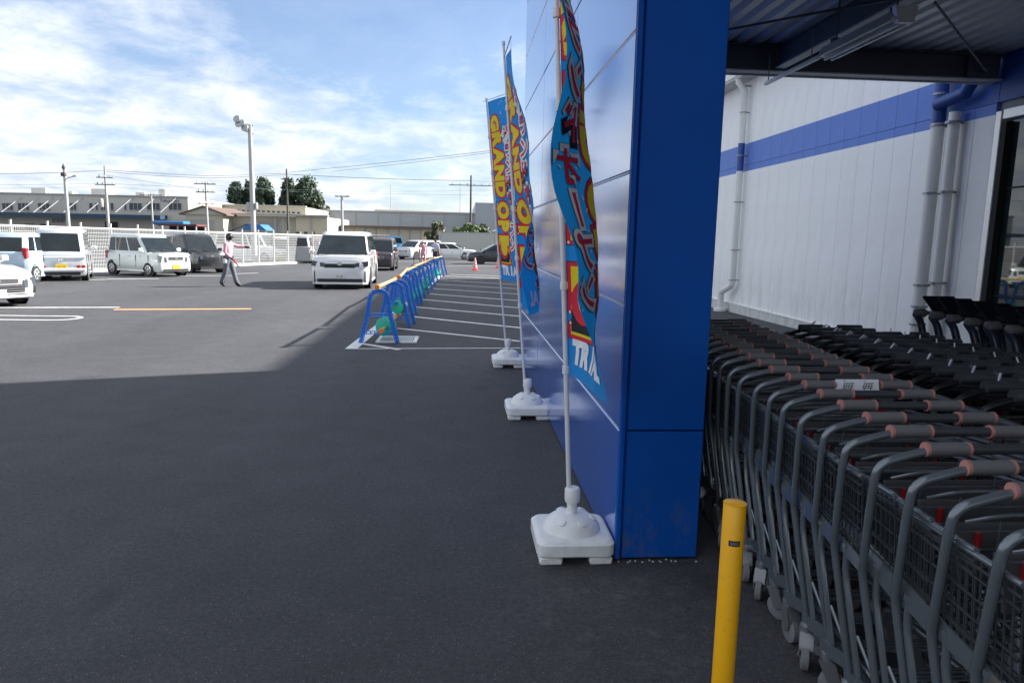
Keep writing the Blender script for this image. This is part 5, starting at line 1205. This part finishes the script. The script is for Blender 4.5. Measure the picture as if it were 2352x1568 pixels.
q = MB(); q.add([(a[0]+v.x*wx/vw, -.03, a[1]+v.y*wx/vw*1.15) for v in V], F); q.build('sign_lettering', mat('sign_blue', (.07, .12, .25), .6), t, recalc=False)
t, wd, h = facade('cream_factory', 'long pale cream factory hall with a strip of small high windows', 'building', 431, 702, 466, 128, 30, M_CREAM2, 480)
box_thing_part('eaves', M_ROOFG, t, (0, -.1, h+.1), (wd+.3, .8, .25))
for k in range(17): x0 = 498+k*11.5; win(t, x0, 478+(x0-498)*.045, x0+7.5, 483.5+(x0-498)*.045, 1)
t, wd, h = facade('gable_shed', 'cream shed with a low brown gable roof and roller shutter, beside the grey factory', 'building', 426, 512, 492, 104, 14, M_CREAM2)
a = loc_of(t, 467, 476); hw_ = wd/2+.4
q = MB(); q.prism([(-hw_, -.3, h-.05), (0, -.3, a[1]), (hw_, -.3, h-.05)], (0, 14.4, 0)); q.build('gable', M_CREAM2, t)
for s in (-1, 1): q = MB(); q.prism([(s*(hw_+.3), -.6, h-.15), (0, -.6, a[1]+.05), (0, -.6, a[1]+.25), (s*(hw_+.3), -.6, h+.05)], (0, 15, 0)); q.build('roof', M_BRWN, t)
win(t, 437, 504, 492, 531, 1, M_SHUT, M_FRM, 'shutter_door')
t, wd, h = facade('lean_to_hall', 'cream hall with wide shutters and bright end wall behind the floodlight mast', 'building', 512, 753, 494, 108, 20, M_CREAM2, 500)
x0 = loc_of(t, 681, 500)[0]; box_thing_part('end_wall', M_CREAM, t, ((x0+wd/2)/2, -.25, h/2+.05), (wd/2-x0, .5, h+.1)); box_thing_part('eaves', M_ROOFG, t, (0, -.5, h+.2), (wd+.4, 1.3, .22))
win(t, 517, 512, 580, 531, 1, M_SHUT, M_FRM, 'shutter_door'); win(t, 592, 508, 640, 531, 1, M_SHUT, M_FRM, 'shutter_door')
for x0 in (686, 704, 721): 
    a = loc_of(t, x0, 537); q = MB(); q.box((a[0], -.52, a[1]), (.5, .06, .6)); q.build('window', M_GLZ, t)
for x0 in (634, 652, 716): a = loc_of(t, x0, 500); q = MB(); q.tube([(a[0], -.62, a[1]), (a[0], -.62, .1)], .09, 6); q.build('downpipe', M_FRM, t)
t, wd, h = facade('ribbed_warehouse', 'wide pale grey warehouse clad in horizontal ribbed sheeting', 'building', 740, 1095, 485, 150, 50, M_RIB, 492)
q = MB()
for k in range(int(h/.45)): q.box((0, -.04, .3+.45*k), (wd, .09, .12))
tag(q.build('ribs', M_RIB, t), kind='stuff')
for i in range(7): box_thing_part('joint_post', M_ROOFG, t, (-wd/2+wd*(i+.5)/7, -.08, h*.62), (.22, .1, h*.7))
box_thing_part('parapet', M_ROOFG, t, (0, 0, h+.12), (wd+.2, .5, .24))
a = loc_of(t, 850, 478); b = loc_of(t, 1088, 486); q = MB(); q.prism([(a[0], 8, h), (a[0], 8, a[1]), (b[0], 8, b[1]), (b[0], 8, h)], (0, 12, 0)); q.build('rooftop_block', M_BEIGE, t)
t, wd, h = facade('ribbed_tower_block', 'taller grey ribbed block at the end of the wide warehouse, behind the flags', 'building', 1092, 1330, 468, 146, 40, M_RIB)
q = MB()
for k in range(int(h/.45)): q.box((0, -.04, .3+.45*k), (wd, .09, .12))
tag(q.build('ribs', M_RIB, t), kind='stuff')
t, wd, h = facade('shutter_row', 'row of cream roller shutter bays in front of the ribbed warehouse', 'building', 786, 1018, 522, 118, 8, M_CREAM2, 524)
for i in range(9): 
    box_thing_part('shutter', M_CREAM if i > 6 else M_CREAM2, t, (-wd/2+wd*(i+.5)/9, -.05, h*.47), (wd/9*.9, .1, h*.9)); 
for i in range(10): box_thing_part('pilaster', M_ROOFG, t, (-wd/2+wd*i/9, -.1, h/2), (.14, .16, h))
box_thing_part('roof', M_BRWN, t, (0, 2, h+.1), (wd+.5, 6, .3))
a = gp(1010, 584); 
t, wd, h = facade('panel_fence', 'pale ribbed steel panel fence behind the white estate car', 'fence', 1012, 1136, 535, 72, .08, mat('panel_pale', (.46, .47, .43), .7))
for i in range(24): box_thing_part('rib', mat('panel_pale2', (.50, .51, .47), .7), t, (-wd/2+wd*(i+.5)/24, -.03, h/2), (.10, .06, h-.05))
box_thing_part('cap_rail', M_ROOFG, t, (0, 0, h+.04), (wd+.1, .16, .08))
for i in range(2): box_thing_part('end_post', M_FRM, t, ((-wd/2-.1) if i == 0 else (wd/2+.1), 0, h/2), (.16, .16, h+.1))
t, wd, h = facade('small_cream_hut', 'small cream hut with a dark notice at the end of the panel fence', 'hut', 1139, 1190, 532, 74, 4, mat('hut_cream', (.60, .55, .42), .8)); box_thing_part('roof', M_FW, t, (0, 1.8, h+.1), (wd+.4, 4.6, .16)); box_thing_part('notice', M_DKSHED, t, (-wd*.25, -.03, h*.6), (.5, .05, .7))
# tents and sheds by the road
t = thing('blue_tent', 'blue canvas tent roof on poles behind the fence, next to the floodlight mast', 'tent', (*(atY(592, 530, 70).xy), gz(70)))
hz_ = atY(592, 516, 70).z-gz(70); wz = atY(622, 516, 70).x-atY(562, 516, 70).x
q = MB(); q.prism([(-wz/2, -1.5, hz_-.55), (-wz*.2, -1.5, hz_), (wz*.25, -1.5, hz_), (wz/2, -1.5, hz_-.55)], (0, 3, 0)); q.build('roof', M_TENT, t)
for x_ in (-wz/2+.1, wz/2-.1):
    for y_ in (-1.4, 1.4): q = MB(); q.tube([(x_, y_, 0), (x_, y_, hz_-.5)], .05, 6); q.build('pole', M_FRM, t)
q = MB(); q.tube([(-wz/2-1.6, -1.5, hz_-.95), (-wz*.2, -1.52, hz_+.02)], .05, 5); q.build('guy_frame', M_TRIM, t)
t = thing('open_shed', 'dark open shed with a rust red roof edge beside the grey factory', 'shed', (*(atY(415, 530, 84).xy), gz(84))); hz_ = atY(415, 517, 84).z-gz(84); wz = atY(455, 517, 84).x-atY(372, 517, 84).x
box_thing_part('back_wall', M_DKSHED, t, (0, 2, hz_/2), (wz, .2, hz_)); box_thing_part('roof', M_RUST, t, (0, .6, hz_), (wz+.3, 3.2, .22))
for x_ in (-wz/2, 0, wz/2): box_thing_part('post', M_FRM, t, (x_, -.8, hz_/2), (.14, .14, hz_))
t = thing('blue_sheeted_stack', 'stack under a bright blue sheet in front of the grey factory', 'sheeted stack', (*(atY(395, 530, 95).xy), gz(95))); hz_ = atY(395, 508, 95).z-gz(95)
box_thing_part('stack', M_SHUT, t, (0, 0, hz_*.45), (3.6, 2, hz_*.9)); box_thing_part('sheet', M_TENT, t, (0, 0, hz_*.93), (3.9, 2.3, .45), .1)
# ------------------------------------------------------------------ floodlight mast, poles and wires
M_GALV = mat('galvanised_pole', (0.40, 0.41, 0.40), 0.5, 0.3, var=0.08, vscale=2); M_CONC = mat('concrete_pole', (0.36, 0.355, 0.34), 0.8); M_WOOD = mat('dark_pole', (0.085, 0.075, 0.065), 0.8); M_WIRE = mat('wire_grey', (0.22, 0.23, 0.25), 0.6)
MP = gp(585, 603); ht = atY(577, 287, MP.y).z-gz(MP.y)
fm = thing('floodlight_mast', 'tall grey floodlight mast with a cluster of lamps behind the fence', 'light mast', (MP.x, MP.y, gz(MP.y)))
q = MB(); q.lathe([(.17, 0), (.155, ht*.5), (.14, ht)], 18); q.build('mast', M_GALV, fm, smooth=40)
q = MB(); q.cbox((-.28, 0, ht*.42), (.16, .3, .42), .02); q.cbox((.24, 0, ht*.42), (.12, .3, .4), .02); q.build('control_box', M_GALV, fm)
q = MB(); q.tube([(.22, 0, ht-.05), (-.75, 0, ht+.12)], .05, 8); q.tube([(.22, 0, ht-.55), (-.45, 0, ht-.35)], .04, 8); q.build('bracket', M_GALV, fm)
for x_, z_ in ((-.72, .28), (-.45, .05), (-.25, -.25), (-.62, -.02)):
    q = MB(); q.lathe([(.10, -.12), (.24, .10), (.23, .13), (.03, .14)], 14, (x_, -.12, ht+z_), Matrix.Rotation(R(-38), 3, 'Y') @ Matrix.Rotation(R(70), 3, 'X')); q.build('lamp', M_GALV, fm, smooth=40)
def pole(name, label, x, ytop, ybase_Y, r0, r1, m, arms=(), cat='utility pole', xb=None, group=None):
    Y = ybase_Y; top = atY(x, ytop, Y); zg = gz(Y); hgt = top.z-zg
    t = thing(name, label, cat, (top.x, Y, zg), 0, group); bx = 0
    q = MB(); q.lathe([(r0, 0), (r1, hgt)], 12); q.build('pole', m, t, smooth=40)
    for dz, half, ins in arms:
        q = MB(); q.box((0, -.15, hgt-dz), (half*2, .10, .10)); ar = q.build('crossarm', M_WOOD, t)
        for k in range(ins):
            xx = -half+2*half*(k+.5)/ins; q = MB(); q.lathe([(.05, 0), (.09, .08), (.05, .14), (.08, .22)], 8, (xx, -.15, hgt-dz+.05)); q.build('insulator', M_FRM, ar)
    return t, hgt
def topz(x, y, Y): return atY(x, y, Y)
PG = 'utility poles across the road'
lp, hgt = pole('street_lamp', 'pale grey steel lamp post with two side lamps in front of the grey factory', 147, 377, 66, .17, .13, M_GALV, cat='lamp post')
q = MB(); q.tube([(0, 0, hgt-1.25), (.75, 0, hgt-1.05)], .05, 6); q.cbox((.85, 0, hgt-1.0), (.35, .2, .14), .03); q.build('lamp_arm', M_GALV, lp)
q = MB(); q.cbox((-.05, -.1, hgt-.9), (.4, .3, .35), .05); q.cbox((0, -.1, hgt-.3), (.25, .25, .3), .05); q.build('lamp_head', M_WOOD, lp)
P2, h2 = pole('utility_pole', 'concrete utility pole with a transformer and crossarms in front of the grey factory', 240, 381, 84, .20, .10, M_CONC, ((1.3, .9, 3), (2.1, 1.1, 4)), group=PG)
q = MB(); q.lathe([(.30, 0), (.32, .1), (.32, .85), (.26, .95)], 14, (-.55, -.1, h2-4.6)); q.build('transformer', M_CONC, P2, smooth=40)
P3, h3 = pole('utility_pole', 'small utility pole with one crossarm before the lettered end of the factory', 347, 443, 108, .16, .10, M_CONC, ((.3, 1.6, 4),), group=PG)
P4, h4 = pole('utility_pole', 'concrete utility pole with three crossarms beside the gable shed', 472, 418, 88, .19, .11, M_CONC, ((.25, 1.3, 4), (1.2, 1.1, 4), (2.6, 1.1, 3)), group=PG)
P5, h5 = pole('utility_pole', 'slim dark utility pole standing in front of the right group of trees', 658, 388, 92, .17, .09, M_WOOD, ((1.3, .7, 2),), group=PG)
P6, h6 = pole('utility_pole', 'dark utility pole with wide crossarms in front of the grey warehouse', 1082, 403, 98, .19, .11, M_WOOD, ((1.35, 3.0, 6),), group=PG)
L2, h7 = pole('street_lamp', 'short grey lamp post with a T shaped head beside the white people carrier', 785, 449, 60, .13, .10, M_GALV, cat='lamp post')
q = MB(); q.box((0, 0, h7-.08), (1.1, .1, .1)); q.cbox((.5, 0, h7-.05), (.35, .2, .12), .03); q.cbox((-.4, 0, h7-.05), (.3, .2, .12), .03); q.build('lamp_head', M_GALV, L2)
for x, yt, lab in ((897, 425, 'thin grey aerial mast above the middle of the grey warehouse'), (1057, 428, 'thin pale aerial mast near the dark utility pole with wide crossarms')):
    pole('aerial_mast', lab, x, yt, 152, .10, .05, M_CONC, cat='aerial mast')
def wire(label, pts, r=.022, sag=.5, name='power_line'):
    P = [Vector(p) for p in pts]; o = []
    for a, b in zip(P[:-1], P[1:]):
        for k in range(12): u = k/12; o.append(a.lerp(b, u)-Vector((0, 0, sag*4*u*(1-u)*(a-b).length/40)))
    o.append(P[-1]); q = MB(); q.tube(o, r, 4); w_ = q.build(name, M_WIRE); tag(w_, label, 'power line', 'overhead lines across the road')
def W(x, y, Y): return atY(x, y, Y)
wire('overhead line running from the lamp post left over the grey factory', [W(-120, 400, 84), W(147, 396, 84), W(240, 391, 84)], .03, .25)
wire('overhead line from the transformer pole to the slim dark pole, upper strand', [W(240, 390, 84), W(472, 404, 88), W(658, 398, 92)], .035, .18)
wire('overhead line from the transformer pole to the slim dark pole, lower strand', [W(240, 394, 84), W(472, 409, 88), W(658, 401, 92)], .035, .3)
wire('overhead line from the slim dark pole to the pole with wide crossarms', [W(658, 400, 92), W(1082, 415, 98)], .04, .25)
wire('overhead line from the pole with wide crossarms past the flags', [W(1082, 416, 98), W(1400, 420, 110)], .03, .2)
wire('overhead line rising to the right from the slim dark pole, upper strand', [W(658, 396, 92), W(1130, 346, 70)], .026, .1)
wire('overhead line rising to the right from the slim dark pole, lower strand', [W(760, 394, 92), W(1130, 350, 70)], .022, .1)
wire('overhead line falling from the transformer pole to the three armed pole', [W(243, 402, 84), W(472, 436, 88)], .026, .2)
wire('low overhead line between the three armed pole and the slim dark pole', [W(472, 424, 88), W(658, 436, 92)], .022, .2)
wire('low overhead line behind the aerial masts', [W(658, 440, 140), W(1082, 448, 140), W(1300, 450, 140)], .022, .1)
wire('overhead line over the grey factory roof to the three armed pole, top strand', [W(-100, 425, 100), W(240, 421, 100), W(472, 431, 100)], .022, .15)
wire('thin overhead line over the grey factory roof, bottom strand', [W(-100, 433, 100), W(240, 429, 100), W(472, 443, 100)], .020, .15)
wire('overhead line behind the tall trees', [W(472, 430, 150), W(897, 440, 150), W(1150, 436, 150)], .022, .1)

# ------------------------------------------------------------------ trees and shrubs
def leaf_mat(n, c):
    m = mat(n, c, 0.7, var=0.35, vscale=1.3); b = m.node_tree.nodes['Principled BSDF']; b.inputs['Subsurface Weight'].default_value = 0.0; return m
M_LEAF1 = leaf_mat('foliage_dark', (0.026, 0.050, 0.026)); M_LEAF2 = leaf_mat('foliage_olive', (0.050, 0.068, 0.026)); M_LEAF3 = leaf_mat('foliage_light', (0.085, 0.13, 0.035)); M_TRUNK = mat('bark', (0.07, 0.05, 0.035), 0.9)
def tree(name, label, cat, x, ytop, Y, wpx, m, nleaf, lsize, shape='cone', base=.12, group=None, seed=0):
    rn = random.Random(seed); top = atY(x, ytop, Y); zg = gz(Y); Hh = top.z-zg; rw = wpx/FPX*Y/2
    t = thing(name, label, cat, (top.x, Y, zg), 0, group)
    q = MB(); q.lathe([(.035*Hh*.6+.04, 0), (.02*Hh*.5+.02, Hh*.6), (.02, Hh*.95)], 8); trunk = q.build('trunk', M_TRUNK, t)
    clumps = []
    nc = 120 if Hh > 5 else 26
    for i in range(nc):
        u = base+(1-base)*rn.random()**.8; a = rn.uniform(0, 2*pi)
        if shape == 'cone': rr = rw*(1-u)**.70*1.05+.03*rw
        else: rr = rw*sqrt(max(0, 1-((u-.55)/.5)**2))+.1*rw
        rr *= rn.uniform(.55, 1.0); k = rn.uniform(.45, 1)
        clumps.append((Vector((cos(a)*rr*k, sin(a)*rr*k, u*Hh*.97)), rw*(rn.uniform(.12, .26) if Hh > 5 else rn.uniform(.26, .46))*(1.15-.45*u)))
    q = MB()
    for i in range(min(14, nc)):
        c, r = clumps[i]; q.tube([(0, 0, max(.2, c.z-.12*Hh)), tuple(c)], [.02*Hh*.3, .012], 5, caps=False)
    q.build('branch', M_TRUNK, trunk)
    vs = []; fs = []
    per = nleaf//nc
    for c, r in clumps:
        for _ in range(per):
            d = Vector((rn.gauss(0, 1), rn.gauss(0, 1), rn.gauss(0, .75))); d.normalize(); p = c+d*r*(rn.uniform(.45, 1.12) if rn.random() < .86 else rn.uniform(1.1, 1.65))
            n_ = (d+Vector((rn.uniform(-.7, .7), rn.uniform(-.7, .7), rn.uniform(-.2, .9)))).normalized(); a_ = n_.orthogonal().normalized(); b_ = n_.cross(a_); s = lsize*rn.uniform(.6, 1.4); an = rn.uniform(0, 6.28); a2 = a_*cos(an)+b_*sin(an); b2 = n_.cross(a2)
            k = len(vs); vs += [p-a2*s-b2*s*.2, p-b2*s*.55, p+a2*s, p+b2*s*.55]; fs.append((k, k+1, k+2, k+3))
    q = MB(); q.add(vs, fs); q.build('crown', m, t, recalc=False)
TG = 'tall evergreens behind the cream buildings'
tree('evergreen_tree', 'narrow dark evergreen, smallest, at the outer edge of the group left of the floodlight mast', 'tree', 541, 420, 168, 88, M_LEAF1, 9000, .34, 'cone', .1, TG, 1)
tree('evergreen_tree', 'dark evergreen with a pointed top directly left of the floodlight mast', 'tree', 572, 417, 170, 82, M_LEAF1, 9000, .34, 'cone', .1, TG, 2)
tree('evergreen_tree', 'broad dark evergreen just right of the floodlight mast', 'tree', 604, 409, 168, 104, M_LEAF1, 11000, .36, 'cone', .1, TG, 3)
tree('evergreen_tree', 'dark evergreen behind the slim dark utility pole', 'tree', 662, 412, 172, 92, M_LEAF1, 10000, .36, 'cone', .1, TG, 4)
tree('evergreen_tree', 'broadest dark evergreen, right of the slim dark utility pole', 'tree', 704, 411, 170, 138, M_LEAF1, 14000, .38, 'cone', .08, TG, 5)
tree('evergreen_tree', 'low olive green tree at the right foot of the tall evergreens', 'tree', 726, 450, 166, 56, M_LEAF2, 3000, .32, 'round', .1, TG, 6)
BG = 'shrubs by the panel fence'
tree('garden_tree', 'loose olive shrub standing at the near end of the panel fence', 'shrub', 1003, 512, 74, 44, M_LEAF2, 5200, .17, 'round', .1, BG, 7)
tree('garden_tree', 'light green shrub rising above the middle of the panel fence', 'shrub', 1070, 516, 78, 60, M_LEAF3, 5600, .18, 'round', .1, BG, 8)
tree('garden_tree', 'dark green shrub above the far end of the panel fence', 'shrub', 1102, 518, 80, 52, M_LEAF2, 5200, .18, 'round', .1, BG, 9)
tree('garden_tree', 'small bush on the roof line between the gable shed and the floodlight mast', 'shrub', 452, 458, 180, 34, M_LEAF2, 1400, .3, 'round', .3, 'distant bushes', 10)
# grass strip by the lorry
rn = random.Random(9); vs = []; fs = []; a = gp(925, 585); b = gp(972, 585)
for i in range(2600):
    x = rn.uniform(a.x, b.x+1); y = rn.uniform(a.y-1, a.y+7); z = gz(y); h = rn.uniform(.15, .6); an = rn.uniform(0, 6.28); k = len(vs); dx, dy = .05*cos(an), .05*sin(an)
    vs += [(x-dx, y-dy, z), (x+dx, y+dy, z), (x+rn.uniform(-.15, .15), y+rn.uniform(-.15, .15), z+h)]; fs.append((k, k+1, k+2))
q = MB(); q.add(vs, fs); tag(q.build('grass', mat('grass_green', (.09, .16, .03), .8, var=.3, vscale=2), recalc=False), kind='stuff')
